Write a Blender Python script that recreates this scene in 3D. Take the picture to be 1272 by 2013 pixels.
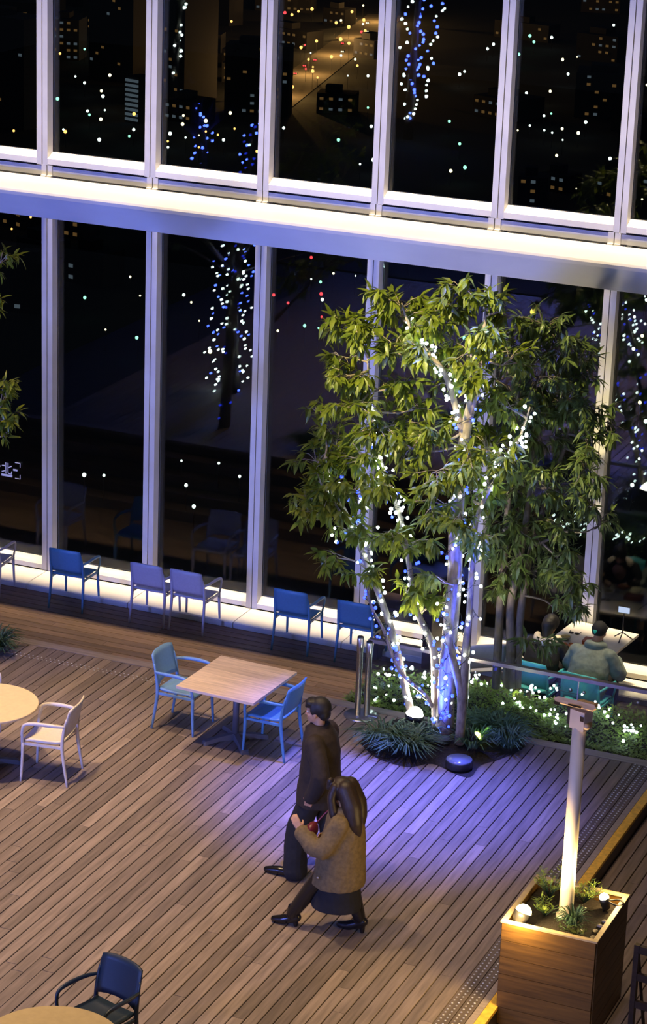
import bpy, math, random
import numpy as np
from mathutils import Vector, Matrix, Euler
rnd = random.Random(7)
for o in list(bpy.data.objects): bpy.data.objects.remove(o)
scene = bpy.context.scene
COL = scene.collection
PI = math.pi

# ------------------------------------------------------------------ camera
F = 4911.85; CAM = Vector((15.3956, -27.761, 10.8115))
_p, _y, _r = .322515, -.390677, .0366007
_f = Vector((math.sin(_y)*math.cos(_p), math.cos(_y)*math.cos(_p), -math.sin(_p)))
_r0 = Vector((math.cos(_y), -math.sin(_y), 0)); _u0 = _r0.cross(_f)
CR = _r0*math.cos(_r) + _u0*math.sin(_r); CU = _u0*math.cos(_r) - _r0*math.sin(_r)
cam = bpy.data.cameras.new('camera'); camo = bpy.data.objects.new('camera', cam); COL.objects.link(camo)
cam.sensor_fit = 'VERTICAL'; cam.sensor_height = 36.0; cam.lens = 36.0*F/2013.0
cam.clip_start = .5; cam.clip_end = 8000
m = Matrix((CR, CU, -_f)).transposed().to_4x4(); m.translation = CAM
camo.matrix_world = m
scene.camera = camo

# ------------------------------------------------------------------ world, exposure, big lights
w = bpy.data.worlds.new('night'); scene.world = w; w.use_nodes = True
w.node_tree.nodes['Background'].inputs[0].default_value = (.30, .36, .55, 1)
w.node_tree.nodes['Background'].inputs[1].default_value = .022
vs = scene.view_settings
vs.view_transform = 'Standard'; vs.look = 'None'; vs.gamma = 1.0; vs.use_curve_mapping = False
vs.exposure = 0.0
try: scene.cycles.use_light_tree = True
except Exception: pass

WARM = (1, .70, .38); AMBER = (1, .58, .22); BLUE = (.16, .22, 1.0); COOL = (.62, .72, 1.0)
def area(name, loc, tgt, sx, sy, power, col, spread=180):
    L = bpy.data.lights.new(name, 'AREA'); L.shape = 'RECTANGLE'; L.size = sx; L.size_y = sy
    L.energy = power; L.color = col; L.spread = math.radians(spread)
    o = bpy.data.objects.new(name, L); COL.objects.link(o); o.location = loc
    o.rotation_euler = (Vector(tgt)-Vector(loc)).to_track_quat('-Z', 'Y').to_euler()
    return o
def spot(name, loc, tgt, power, col, ang=60, blend=.5, rad=.03):
    L = bpy.data.lights.new(name, 'SPOT'); L.energy = power; L.color = col
    L.spot_size = math.radians(ang); L.spot_blend = blend; L.shadow_soft_size = rad
    o = bpy.data.objects.new(name, L); COL.objects.link(o); o.location = loc
    o.rotation_euler = (Vector(tgt)-Vector(loc)).to_track_quat('-Z', 'Y').to_euler()
    return o
# ceiling downlights of the high hall, out of frame above
for x, y, e, sp in ((3.2, -10.2, 270, 60), (7.8, -7.6, 26, 36), (6.0, -14.0, 95, 60), (11.0, -12.0, 42, 55), (3.6, -6.4, 42, 32)):
    area('ceiling_downlight', (x, y, 13.0), (x, y+.4, 0), .6, .6, e, WARM, sp)
# cove line above the glass, grazing the sills and the beam
area('cove_light', (5.0, -.62, 11.0), (5.0, -.62, 0), 16, .12, 190, (1, .80, .50), 26)
area('cove_light', (5.0, -.88, 11.0), (5.0, -.02, 5.0), 16, .05, 120, (1, .84, .60), 13)  # extra line added to warm the upper mullions and sill rails
area('ledge_fill', (5.0, -.24, 4.30), (5.0, -.22, 0), 14, .05, 34, (1, .78, .48), 9)  # strip added under the beam to brighten the ledge
# blue stage floods on the gallery behind the viewer
area('blue_flood', (-2.0, -27, 5.5), (3.0, 0, 2.5), 2.5, 1.2, 520, (.15, .22, 1), 60)
area('blue_flood', (8.0, -27, 4.5), (6.0, 0, 2.2), 2.5, 1.2, 170, (.32, .42, 1), 60)
spot('blue_projector', (8.2, -5.2, 13), (7.3, -6.0, 0), 36000, (.09, .13, 1), 18.5, 1.0, .4)
spot('tree_spot', (3.0, -18, 14), (7.0, -4.4, 4.2), 38000, (1, .84, .38), 12.5, 1.0, .15)

# ------------------------------------------------------------------ pixel helpers (1272 x 2013 frame)
def ray(x, y): return (_f*F + CR*(x-636) - CU*(y-1006.5)).normalized()
def onz(x, y, z=0.0): d = ray(x, y); return CAM + d*((z-CAM.z)/d.z)
def ony(x, y, Y): d = ray(x, y); return CAM + d*((Y-CAM.y)/d.y)
def px(P):
    d = Vector(P)-CAM; z = d.dot(_f); return 636+F*d.dot(CR)/z, 1006.5-F*d.dot(CU)/z

# ------------------------------------------------------------------ materials
def mat(name, col, rough=.6, metal=0, rand=0, noise=None, bump=0, emit=None, strength=0, coords='Object', hue2=None, transl=0):
    M = bpy.data.materials.new(name); M.use_nodes = True; N = M.node_tree.nodes; Lk = M.node_tree.links
    b = N['Principled BSDF']; b.inputs['Roughness'].default_value = rough; b.inputs['Metallic'].default_value = metal
    c4 = (*col, 1); b.inputs['Base Color'].default_value = c4
    src = None
    if noise:
        tc = N.new('ShaderNodeTexCoord'); mp = N.new('ShaderNodeMapping'); nz = N.new('ShaderNodeTexNoise')
        mp.inputs['Scale'].default_value = noise[0]; nz.inputs['Scale'].default_value = noise[1]; nz.inputs['Detail'].default_value = 6
        Lk.new(tc.outputs[coords], mp.inputs[0])
        oi = N.new('ShaderNodeObjectInfo'); va = N.new('ShaderNodeVectorMath'); va.operation = 'ADD'
        ms = N.new('ShaderNodeMath'); ms.operation = 'MULTIPLY'; ms.inputs[1].default_value = 37
        Lk.new(oi.outputs['Random'], ms.inputs[0]); Lk.new(mp.outputs[0], va.inputs[0]); Lk.new(ms.outputs[0], va.inputs[1])
        Lk.new(va.outputs[0], nz.inputs['Vector'])
        cr = N.new('ShaderNodeValToRGB'); e = cr.color_ramp.elements
        k = noise[2]; h2 = hue2 or tuple(min(1, c*(1+k)) for c in col)
        e[0].position = .3; e[1].position = .72
        e[0].color = (*[c*(1-k) for c in col], 1); e[1].color = (*h2, 1)
        Lk.new(nz.outputs['Fac'], cr.inputs[0]); src = cr.outputs[0]
        if bump:
            bp = N.new('ShaderNodeBump'); bp.inputs['Strength'].default_value = bump; bp.inputs['Distance'].default_value = .01
            Lk.new(nz.outputs['Fac'], bp.inputs['Height']); Lk.new(bp.outputs[0], b.inputs['Normal'])
    if rand:
        oi2 = N.new('ShaderNodeObjectInfo'); hv = N.new('ShaderNodeHueSaturation'); mr = N.new('ShaderNodeMapRange')
        mr.inputs['To Min'].default_value = 1-rand; mr.inputs['To Max'].default_value = 1+rand
        Lk.new(oi2.outputs['Random'], mr.inputs[0]); Lk.new(mr.outputs[0], hv.inputs['Value'])
        if src: Lk.new(src, hv.inputs['Color'])
        else: hv.inputs['Color'].default_value = c4
        src = hv.outputs[0]
    if src: Lk.new(src, b.inputs['Base Color'])
    if emit:
        b.inputs['Emission Color'].default_value = (*emit, 1); b.inputs['Emission Strength'].default_value = strength
    if transl:
        tr = N.new('ShaderNodeBsdfTranslucent'); mx = N.new('ShaderNodeMixShader'); mx.inputs[0].default_value = transl
        tr.inputs[0].default_value = c4
        if src: Lk.new(src, tr.inputs[0])
        Lk.new(b.outputs[0], mx.inputs[1]); Lk.new(tr.outputs[0], mx.inputs[2]); Lk.new(mx.outputs[0], N['Material Output'].inputs[0])
    return M
M = {}
M['board'] = mat('weathered_decking', (.205, .158, .138), .62, rand=.34, noise=((9, .7, 9), 3, .28), bump=.25)
M['board_dark'] = mat('tactile_board', (.115, .088, .075), .6, rand=.1, noise=((9, .7, 9), 3, .25), bump=.2)
M['nosing'] = mat('edge_board', (.27, .22, .20), .6, rand=.1, noise=((.7, 9, 9), 3, .2), bump=.2)
M['walkboard'] = mat('walkway_board', (.15, .088, .055), .5, rand=.22, noise=((.7, 9, 9), 3, .3), bump=.25)
M['under'] = mat('deck_underside', (.012, .010, .009), .9)
M['yellow'] = mat('yellow_edge', (.78, .46, .05), .6, noise=((2, 2, 2), 9, .25))
M['stud'] = mat('steel_stud', (.75, .75, .78), .35, .7)
M['alu'] = mat('painted_aluminium', (.60, .58, .58), .45, noise=((1, 1, 1), 5, .05))
M['alu_dark'] = mat('dark_gasket', (.03, .028, .025), .7)
M['cream'] = mat('cream_sill', (.80, .76, .68), .5, noise=((1, 1, 1), 3, .04))
M['beam'] = mat('painted_beam', (.66, .64, .64), .55, noise=((1, 1, 3), 1.2, .06))
M['steel'] = mat('brushed_steel', (.62, .60, .60), .28, 1, noise=((1, 1, 14), 6, .12))
M['bronze'] = mat('rail_steel', (.42, .36, .33), .35, .85, noise=((1, 1, 1), 8, .15))
M['black'] = mat('black_metal', (.012, .012, .014), .45)
M['blue'] = mat('blue_plastic', (.075, .22, .40), .42, noise=((1, 1, 1), 40, .06))
M['lilac'] = mat('pale_grey_plastic', (.42, .40, .50), .45, noise=((1, 1, 1), 40, .05))
M['sky'] = mat('light_blue_plastic', (.15, .29, .54), .42, noise=((1, 1, 1), 40, .05))
M['teal'] = mat('teal_plastic', (.09, .55, .62), .45, noise=((1, 1, 1), 40, .05))
M['creamp'] = mat('cream_plastic', (.62, .56, .48), .45, noise=((1, 1, 1), 40, .05))
M['navy'] = mat('navy_plastic', (.010, .022, .045), .45, noise=((1, 1, 1), 40, .05))
M['top_wood'] = mat('pale_table_wood', (.60, .46, .36), .4, rand=.13, noise=((1.2, 16, 16), 2.2, .22), bump=.05)
M['top_cream'] = mat('cream_table_top', (.66, .52, .33), .45, noise=((6, 6, 6), 3, .06))
M['top_olive'] = mat('ochre_table_top', (.44, .33, .15), .5, noise=((6, 6, 6), 3, .06))
M['base'] = mat('grey_table_base', (.10, .10, .12), .5, .3)
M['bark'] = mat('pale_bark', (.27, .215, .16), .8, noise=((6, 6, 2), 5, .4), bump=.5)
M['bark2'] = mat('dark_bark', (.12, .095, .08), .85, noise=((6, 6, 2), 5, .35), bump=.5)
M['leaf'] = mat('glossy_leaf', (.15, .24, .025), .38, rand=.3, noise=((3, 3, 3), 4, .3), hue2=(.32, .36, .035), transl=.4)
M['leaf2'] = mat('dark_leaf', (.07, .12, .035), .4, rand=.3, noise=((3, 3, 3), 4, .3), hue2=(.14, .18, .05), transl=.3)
M['grass'] = mat('grass_blade', (.07, .14, .08), .45, noise=((3, 3, 3), 5, .4), transl=.2)
M['hedge'] = mat('hedge_leaf', (.24, .33, .06), .5, noise=((4, 4, 4), 3, .45), transl=.2)
M['soil'] = mat('dark_soil', (.018, .013, .011), .95, noise=((8, 8, 8), 6, .5), bump=1)
M['wire'] = mat('black_wire', (.012, .012, .014), .6)
M['b_white'] = mat('white_bulb', (.8, .9, .9), .3, emit=(.78, 1.0, .93), strength=18)
M['b_blue'] = mat('blue_bulb', (.1, .15, .8), .3, emit=(.02, .045, 1.0), strength=6.5)
M['b_white_far'] = mat('white_bulb_far', (.8, .9, .9), .3, emit=(.78, 1.0, .93), strength=45)
M['b_blue_far'] = mat('blue_bulb_far', (.1, .15, .8), .3, emit=(.05, .10, 1.0), strength=60)
M['lamp_warm'] = mat('warm_lens', (.9, .8, .5), .3, emit=(1, .80, .36), strength=60)
M['lamp_white'] = mat('white_lens', (.9, .9, .9), .3, emit=(1, .96, .82), strength=30)
M['lamp_green'] = mat('green_lens', (.6, .8, .1), .3, emit=(.75, 1, .12), strength=10)
M['lens_blue'] = mat('frosted_lens', (.16, .18, .26), .22)
M['plank_planter'] = mat('planter_wood', (.13, .066, .012), .5, rand=.12, noise=((1.0, 1.0, 14), 2.5, .35), bump=.12)
M['planter_rim'] = mat('planter_rim', (.42, .33, .2), .5, noise=((2, 2, 2), 5, .15))
M['pole'] = mat('cream_pole', (.62, .56, .48), .42, noise=((3, 3, 3), 2, .06))
M['signwood'] = mat('sign_wood', (.60, .42, .27), .6, noise=((2, 8, 8), 4, .25))
M['ibox'] = mat('beige_box', (.46, .40, .38), .6, noise=((3, 3, 3), 3, .05))
M['darkwood'] = mat('dark_stained_wood', (.022, .012, .008), .45, noise=((2, 2, 12), 3, .4))
M['skin'] = mat('skin', (.50, .27, .16), .5, noise=((8, 8, 8), 3, .08))
M['hair'] = mat('black_hair', (.010, .008, .007), .6, noise=((30, 30, 3), 4, .5))
M['hair_br'] = mat('brown_hair', (.026, .014, .008), .52, noise=((30, 30, 3), 4, .5))
M['coat_dk'] = mat('dark_brown_wool', (.024, .015, .010), .85, noise=((6, 6, 6), 5, .3), bump=.3)
M['coat_ol'] = mat('olive_wool', (.155, .105, .042), .85, noise=((6, 6, 6), 5, .25), bump=.3)
M['blackcl'] = mat('black_cloth', (.008, .008, .010), .85, noise=((6, 6, 6), 5, .3), bump=.3)
M['leather'] = mat('black_leather', (.008, .007, .007), .25)
M['red'] = mat('burgundy_leather', (.13, .012, .02), .35)
M['gold'] = mat('gold_clasp', (.9, .6, .25), .25, 1)
M['greyjk'] = mat('grey_green_nylon', (.16, .20, .19), .7, noise=((5, 5, 5), 4, .2), bump=.3)
M['capm'] = mat('black_cap', (.010, .010, .012), .8)
M['mint'] = mat('mint_print', (.05, .6, .35), .6)
M['bagw'] = mat('white_film', (.55, .53, .52), .35, transl=.4)
M['paper'] = mat('white_laminate', (.66, .62, .56), .45, noise=((5, 5, 5), 3, .05))
M['food'] = mat('fried_food', (.42, .13, .03), .6, noise=((9, 9, 9), 9, .4), bump=.6)
M['salad'] = mat('pale_food', (.55, .42, .14), .6, noise=((9, 9, 9), 9, .3), bump=.5)
M['brick'] = mat('red_brown_case', (.28, .06, .03), .55)
M['screen'] = mat('lit_screen', (.1, .1, .1), .3, emit=(.62, .75, 1), strength=.8)
M['sticker'] = mat('white_vinyl', (.62, .64, .72), .6)
M['wall_far'] = mat('city_wall', (.07, .07, .085), .9, rand=.5)
M['ground_far'] = mat('city_ground', (.05, .055, .06), .95, noise=((.01, .01, .01), 6, .5), coords='Generated')
M['road'] = mat('lit_asphalt', (.16, .14, .12), .9)
M['stone'] = mat('grey_stone', (.3, .28, .26), .7, noise=((5, 5, 5), 4, .2))
def emat(n, c, s): return mat(n, (.1, .1, .1), .5, emit=c, strength=s)
CITY = {'white': emat('city_white', (.85, 1, .92), 3.2), 'warm': emat('city_warm', (1, .85, .5), 3.0), 'orange': emat('city_orange', (1, .48, .12), 3.0),
        'red': emat('city_red', (1, .05, .06), 2.6), 'green': emat('city_green', (.35, 1, .6), 2.2), 'yellow': emat('city_yellow', (1, .72, .05), 2.0),
        'win_w': emat('window_white', (.75, .95, 1), .35), 'win_y': emat('window_warm', (1, .8, .45), .24), 'win_d': emat('window_dim', (.55, .7, .85), .12), 'win_o': emat('window_orange', (1, .5, .15), .12)}
def glass(name, tint, fac):
    Mg = bpy.data.materials.new(name); Mg.use_nodes = True; N = Mg.node_tree.nodes; L = Mg.node_tree.links
    N.remove(N['Principled BSDF'])
    t = N.new('ShaderNodeBsdfTransparent'); t.inputs[0].default_value = (*tint, 1)
    g = N.new('ShaderNodeBsdfGlossy'); g.inputs['Roughness'].default_value = .0; g.inputs[0].default_value = (1, 1, 1, 1)
    fr = N.new('ShaderNodeFresnel'); fr.inputs[0].default_value = 1.5
    mu = N.new('ShaderNodeMath'); mu.operation = 'MULTIPLY'; mu.inputs[1].default_value = fac
    mx = N.new('ShaderNodeMixShader')
    L.new(fr.outputs[0], mu.inputs[0]); L.new(mu.outputs[0], mx.inputs[0]); L.new(t.outputs[0], mx.inputs[1]); L.new(g.outputs[0], mx.inputs[2])
    L.new(mx.outputs[0], N['Material Output'].inputs[0]); return Mg
M['glass'] = glass('window_glass', (.86, .90, .90), 1.1)
M['glass2'] = glass('balustrade_glass', (.93, .96, .95), .8)

# ------------------------------------------------------------------ mesh builder
class MB:
    def __init__(s): s.v = []; s.f = []; s.sm = []
    def add(s, vs, fs, smooth=False):
        n = len(s.v); s.v += [tuple(v) for v in vs]
        for f in fs: s.f.append(tuple(i+n for i in f)); s.sm.append(smooth)
        return s
    def box(s, x0, x1, y0, y1, z0, z1, mtx=None):
        vs = [Vector(p) for p in ((x0,y0,z0),(x1,y0,z0),(x1,y1,z0),(x0,y1,z0),(x0,y0,z1),(x1,y0,z1),(x1,y1,z1),(x0,y1,z1))]
        if mtx: vs = [mtx @ v for v in vs]
        return s.add(vs, [(0,3,2,1),(4,5,6,7),(0,1,5,4),(1,2,6,5),(2,3,7,6),(3,0,4,7)])
    def prism(s, prof, x0, x1, axis='x'):
        n = len(prof); vs = []
        for x in (x0, x1):
            for a, b in prof: vs.append((x, a, b) if axis == 'x' else (a, x, b))
        fs = [tuple(range(n))[::-1], tuple(range(n, 2*n))] + [(i, (i+1) % n, n+(i+1) % n, n+i) for i in range(n)]
        return s.add(vs, fs)
    def tube(s, pts, rad, seg=8, smooth=True, flat=1.0):
        pts = [Vector(p) for p in pts]; n = len(pts)
        if not hasattr(rad, '__len__'): rad = [rad]*n
        up = Vector((0, 0, 1)); vs = []
        ref = None
        for i, p in enumerate(pts):
            d = (pts[min(i+1, n-1)]-pts[max(i-1, 0)]).normalized()
            if ref is None:
                a = d.cross(up if abs(d.z) < .95 else Vector((1, 0, 0))).normalized()
            else:
                a = (ref - d*ref.dot(d)); a = a.normalized() if a.length > 1e-6 else d.orthogonal().normalized()
            ref = a; b = d.cross(a)
            for k in range(seg):
                t = 2*PI*k/seg; vs.append(p + a*(rad[i]*math.cos(t)) + b*(rad[i]*flat*math.sin(t)))
        fs = [(i*seg+k, i*seg+(k+1) % seg, (i+1)*seg+(k+1) % seg, (i+1)*seg+k) for i in range(n-1) for k in range(seg)]
        fs += [tuple(range(seg))[::-1], tuple((n-1)*seg+k for k in range(seg))]
        return s.add(vs, fs, smooth)
    def lathe(s, prof, seg=24, c=(0, 0, 0), smooth=True):
        vs = []; fs = []; n = len(prof)
        for r, z in prof:
            for k in range(seg):
                t = 2*PI*k/seg; vs.append((c[0]+r*math.cos(t), c[1]+r*math.sin(t), c[2]+z))
        for i in range(n-1):
            for k in range(seg): fs.append((i*seg+k, i*seg+(k+1) % seg, (i+1)*seg+(k+1) % seg, (i+1)*seg+k))
        fs += [tuple(range(seg))[::-1], tuple((n-1)*seg+k for k in range(seg))]
        return s.add(vs, fs, smooth)
    def ball(s, c, r, seg=10, rings=7, mtx=None):
        if not hasattr(r, '__len__'): r = (r, r, r)
        vs = []; fs = []
        for i in range(rings+1):
            ph = PI*i/rings
            for k in range(seg):
                t = 2*PI*k/seg; v = Vector((r[0]*math.sin(ph)*math.cos(t), r[1]*math.sin(ph)*math.sin(t), -r[2]*math.cos(ph)))
                if mtx: v = mtx @ v
                vs.append(v+Vector(c))
        for i in range(rings):
            for k in range(seg): fs.append((i*seg+k, i*seg+(k+1) % seg, (i+1)*seg+(k+1) % seg, (i+1)*seg+k))
        return s.add(vs, fs, True)
    def grid(s, P, smooth=True, thick=0):
        """P[i][j] points; optional thickness by offsetting along averaged normals"""
        ni, nj = len(P), len(P[0]); A = [[Vector(q) for q in r] for r in P]
        if not thick:
            return s.add([q for r in A for q in r], [(i*nj+j, i*nj+j+1, (i+1)*nj+j+1, (i+1)*nj+j) for i in range(ni-1) for j in range(nj-1)], smooth)
        Bk = []
        for i in range(ni):
            row = []
            for j in range(nj):
                du = A[min(i+1, ni-1)][j]-A[max(i-1, 0)][j]; dv = A[i][min(j+1, nj-1)]-A[i][max(j-1, 0)]
                row.append(A[i][j] + du.cross(dv).normalized()*thick)
            Bk.append(row)
        vs = [q for r in A for q in r]+[q for r in Bk for q in r]; o = ni*nj; fs = []
        for i in range(ni-1):
            for j in range(nj-1):
                q = (i*nj+j, i*nj+j+1, (i+1)*nj+j+1, (i+1)*nj+j); fs += [q, tuple(o+k for k in q[::-1])]
        for i in range(ni-1):
            fs.append((i*nj, (i+1)*nj, o+(i+1)*nj, o+i*nj)); fs.append((i*nj+nj-1, o+i*nj+nj-1, o+(i+1)*nj+nj-1, (i+1)*nj+nj-1))
        for j in range(nj-1):
            fs.append((j, o+j, o+j+1, j+1)); k = (ni-1)*nj+j; fs.append((k, k+1, o+k+1, o+k))
        return s.add(vs, fs, smooth)
    def mesh(s, name, m=None):
        me = bpy.data.meshes.new(name); me.from_pydata([tuple(v) for v in s.v], [], s.f)
        me.polygons.foreach_set('use_smooth', s.sm)
        if m: me.materials.append(m)
        me.validate(); me.update(); return me
    def obj(s, name, m=None, parent=None, loc=None):
        return link(name, s.mesh(name, m), parent, loc)
def link(name, me, parent=None, loc=None, rot=None, scale=None):
    o = bpy.data.objects.new(name, me); COL.objects.link(o)
    if loc is not None: o.location = loc
    if rot is not None: o.rotation_euler = rot
    if scale is not None: o.scale = scale if hasattr(scale, '__len__') else (scale,)*3
    if parent: o.parent = parent
    return o
def tag(o, label=None, cat=None, group=None, kind=None):
    if label: o['label'] = label
    if cat: o['category'] = cat
    if group: o['group'] = group
    if kind: o['kind'] = kind
    return o
def thing(name, label, cat, loc=(0, 0, 0), rz=0, group=None):
    o = link(name, None, None, loc, (0, 0, rz)); o.empty_display_size = .1
    return tag(o, label, cat, group)
def struct(name, bm=None, m=None, label=None, loc=None):
    o = bm.obj(name, m, None, loc) if bm else link(name, None, None, loc)
    return tag(o, label, None, None, 'structure')
def dup(root, loc, rz, label=None, group=None, mats=None):
    r = root.copy(); COL.objects.link(r); r.location = loc; r.rotation_euler = (0, 0, rz)
    if label: r['label'] = label
    if group: r['group'] = group
    for ch in list(root.children):
        c = ch.copy(); COL.objects.link(c); c.parent = r
        if mats and c.data:
            c.data = c.data.copy(); c.data.materials.clear(); c.data.materials.append(mats)
        for g in list(ch.children):
            d = g.copy(); COL.objects.link(d); d.parent = c
    return r
def smooth_path(P, n=5):
    P = [Vector(p) for p in P]; out = []
    for i in range(len(P)-1):
        a, b, c, d = P[max(i-1, 0)], P[i], P[i+1], P[min(i+2, len(P)-1)]
        for k in range(n):
            t = k/n; out.append(.5*((2*b)+(c-a)*t+(2*a-5*b+4*c-d)*t*t+(3*b-a-3*c+d)*t**3))
    out.append(P[-1]); return out
def lerp_list(v, n):
    return [float(x) for x in np.interp(np.linspace(0, 1, n), np.linspace(0, 1, len(v)), v)]

# ================================================================== SETTING
WALK = -.78; LOW = -.17
XE = 9.66                     # right edge of the raised deck (yellow nosing)
YE = -3.84                    # window-side edge of the deck
# ---- raised deck
fl = struct('floor', MB().box(-4, XE-.02, -15.5, YE-.02, -.30, -.035), M['under'], 'raised timber deck of weathered grey brown boards')
bw = .1215
def board_mesh(w, l, h=.03):
    b = MB(); c = .004; w -= .010
    prof = [(-w/2, -h), (w/2, -h), (w/2, -c), (w/2-c, 0), (-w/2+c, 0), (-w/2, -c)]
    return b.prism(prof, -l/2, l/2, 'y').mesh('deck_board', M['board'])
def left_limit(y): return 1.15 + (-3.9-y)*(5.2/9.1)
Y0 = YE-.155
stuff = MB(); nb = 0
for i in range(96):
    xc = 9.255-bw*(i+.5)
    y = Y0; seed = random.Random(i*13+5); first = True
    while y > -15.3:
        L = seed.choice([1.9, 2.6, 3.0, 3.6, 4.0]) if not first else seed.uniform(1.0, 4.2)
        first = False
        y2 = max(y-L, -15.4)
        if y2 < -14.9: y2 = -15.4
        if xc > left_limit(y2)-.1 and y > -13.6 and nb < 296:
            link('deck_board', board_mesh(bw, y-y2-.004), fl, (xc, (y+y2)/2, 0)); nb += 1
        else:
            stuff.box(xc-.057, xc+.057, y2, y-.004, -.03, 0)
        y = y2
tag(stuff.obj('deck_boards', M['board'], fl), None, None, None, 'stuff')
# tactile boards with studs, edge board, yellow strip along the right edge
for k, (xa, xb) in enumerate(((9.257, 9.372), (9.380, 9.495))):
    for j, (ya, yb) in enumerate(((Y0, -7.1), (-7.105, -10.3), (-10.305, -15.4))):
        MB().box(xa, xb, yb, ya, -.03, 0).obj('tactile_board', M['board_dark'], fl)
sb = MB()
def stud(x, y, r=.011): sb.lathe([(r, 0), (r*.8, .004), (r*.3, .005)], 6, (x, y, 0))
y = -4.0
while y > -12.5:
    for xs, off in ((9.285, 0), (9.335, .028), (9.41, 0), (9.46, .028)): stud(xs, y-off)
    y -= .056
for i in range(64):
    x = 1.95+i*.056
    if x < 3.95: stud(x, -4.28, .0105); stud(x-.012, -4.345, .0105)
tag(sb.obj('tactile_studs', M['stud'], fl), None, None, None, 'stuff')
for ya, yb in ((YE-.15, -8.0), (-8.005, -15.4)):
    MB().box(9.503, 9.565, yb, ya, -.03, 0).obj('edge_board', M['nosing'], fl)
    MB().box(9.57, XE, yb, ya, -.03, .003).obj('yellow_strip', M['yellow'], fl)
for k in range(5):
    MB().box(-4+k*2.75, -4+(k+1)*2.75-.006 if k < 4 else XE, YE-.148, YE, -.04, .002).obj('edge_board', M['nosing'], fl)
# riser down to the lower deck
for j in range(2):
    MB().box(XE-.02, XE-.002, -15.4+j*5.9, -9.505+j*5.66, LOW, -.031).obj('riser_board', M['darkwood'], fl)
# ---- lower deck at the right
fl2 = struct('floor.001', MB().box(XE-.02, 15.5, -16, YE+.3, LOW-.3, LOW-.035), M['under'], 'lower timber deck past the yellow edge at the lower right')
st2 = MB()
for i in range(44):
    xc = XE+bw*(i+.5); y = YE+.28; seed = random.Random(i*7+2)
    while y > -15.6:
        L = seed.uniform(2, 4.2); y2 = max(y-L, -15.8)
        if xc < 12.2 and y > -13.4 and y2 < -5: link('deck_board', board_mesh(bw, y-y2-.004), fl2, (xc, (y+y2)/2, LOW))
        else: st2.box(xc-.057, xc+.057, y2, y-.004, LOW-.03, LOW)
        y = y2
tag(st2.obj('deck_boards', M['board'], fl2), None, None, None, 'stuff')
# ---- walkway along the glass
fl3 = struct('floor.002', MB().box(-5, 15.5, -3.0, 0.3, WALK-.3, WALK-.03), M['under'], 'sunken brown timber walkway along the foot of the glass wall')
for r in range(15):
    yc = -.57-.145*(r+.5)
    x = -4.5; seed = random.Random(r*5+1)
    while x < 14:
        L = seed.uniform(2.6, 4.4)
        MB().prism([(-.069, -.03), (.069, -.03), (.069, -.003), (.066, 0), (-.066, 0), (-.069, -.003)], 0, L-.004).obj('walkway_board', M['walkboard'], fl3, (x, yc, WALK))
        x += L
# ---- steps between deck and walkway (hidden behind the deck edge) as far as the hedge
stp = struct('trim_1', None, None, 'timber steps from the walkway up to the deck edge')
for k in range(4):
    z = -(k+1)*.156
    MB().box(-4, 5.6, YE+.01+k*.3, YE+.33+k*.3, WALK-.03, z).obj('step', M['walkboard'], stp)
MB().box(-4, XE, YE-.02, YE, WALK, -.04).obj('riser_board', M['walkboard'], stp)

# ---- glass wall
MX = [-4.52, -3.02, -1.51, -.02, 1.483, 2.998, 4.5, 6.02, 7.5, 9.0, 10.5, 12.0, 13.5]
UX = [-4.6, -3.1, -1.59, -.09, 1.445, 2.995, 4.515, 6.05, 7.56, 9.07, 10.58, 12.1, 13.6]
ZU = 4.79; SEAM = .006; HW = .078; DP = .19; GY = .14
def bay(n, x0, x1, z0, z1, upper):
    w_ = struct('window_%d' % n, None, None, '%s glass bay between pale aluminium mullions' % ('upper' if upper else 'lower'))
    for nm, a, b in (('left_mullion', x0+SEAM, x0+HW), ('right_mullion', x1-HW, x1-SEAM)):
        MB().box(a, b, 0, DP, z0, z1).obj(nm, M['alu'], w_)
        MB().box((x0 if nm[0] == 'l' else x1-SEAM), (x0+SEAM if nm[0] == 'l' else x1), .02, DP, z0, z1).obj('gasket', M['alu_dark'], w_)
    a, b = x0+HW+.001, x1-HW-.001
    if upper:
        MB().prism([(-.0, z0+.012), (DP, z0+.012), (DP, z0+.15), (.13, z0+.15), (0, z0+.085)], a, b).obj('bottom_rail', M['cream'], w_)
        MB().box(a, b, .02, DP, z0-.0, z0+.012).obj('gasket', M['alu_dark'], w_)
        MB().box(a, b, 0, DP, z1-.12, z1).obj('top_rail', M['alu'], w_)
        MB().box(a, b, GY, GY+.02, z0+.15, z1-.12).obj('glass_pane', M['glass'], w_)
    else:
        MB().prism([(0, z0+.012), (DP, z0+.012), (DP, z0+.14), (.13, z0+.14), (0, z0+.075)], a, b).obj('bottom_rail', M['cream'], w_)
        MB().box(a, b, .03, DP, z0, z0+.012).obj('gasket', M['alu_dark'], w_)
        MB().box(a, b, .01, DP, z1-.13, z1-.012).obj('top_rail', M['alu'], w_)
        MB().box(a, b, GY, GY+.02, z0+.14, z1-.13).obj('glass_pane', M['glass'], w_)
        for xa in (x0+.042, x1-.042):
            br = MB().box(xa-.033, xa+.033, -.03, 0, 4.585, 4.66).obj('bracket', M['cream'], w_)
            MB().lathe([(.018, 0), (.018, .012), (.008, .016)], 10).obj('bolt', M['steel'], br, (xa, -.032, 4.625)).rotation_euler = (PI/2, 0, 0)
n = 1
for i in range(len(MX)-1):
    bay(n, MX[i], MX[i+1], -.70, ZU-.002, False); n += 1
for i in range(len(UX)-1):
    bay(n, UX[i], UX[i+1], ZU, 9.6, True); n += 1
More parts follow.
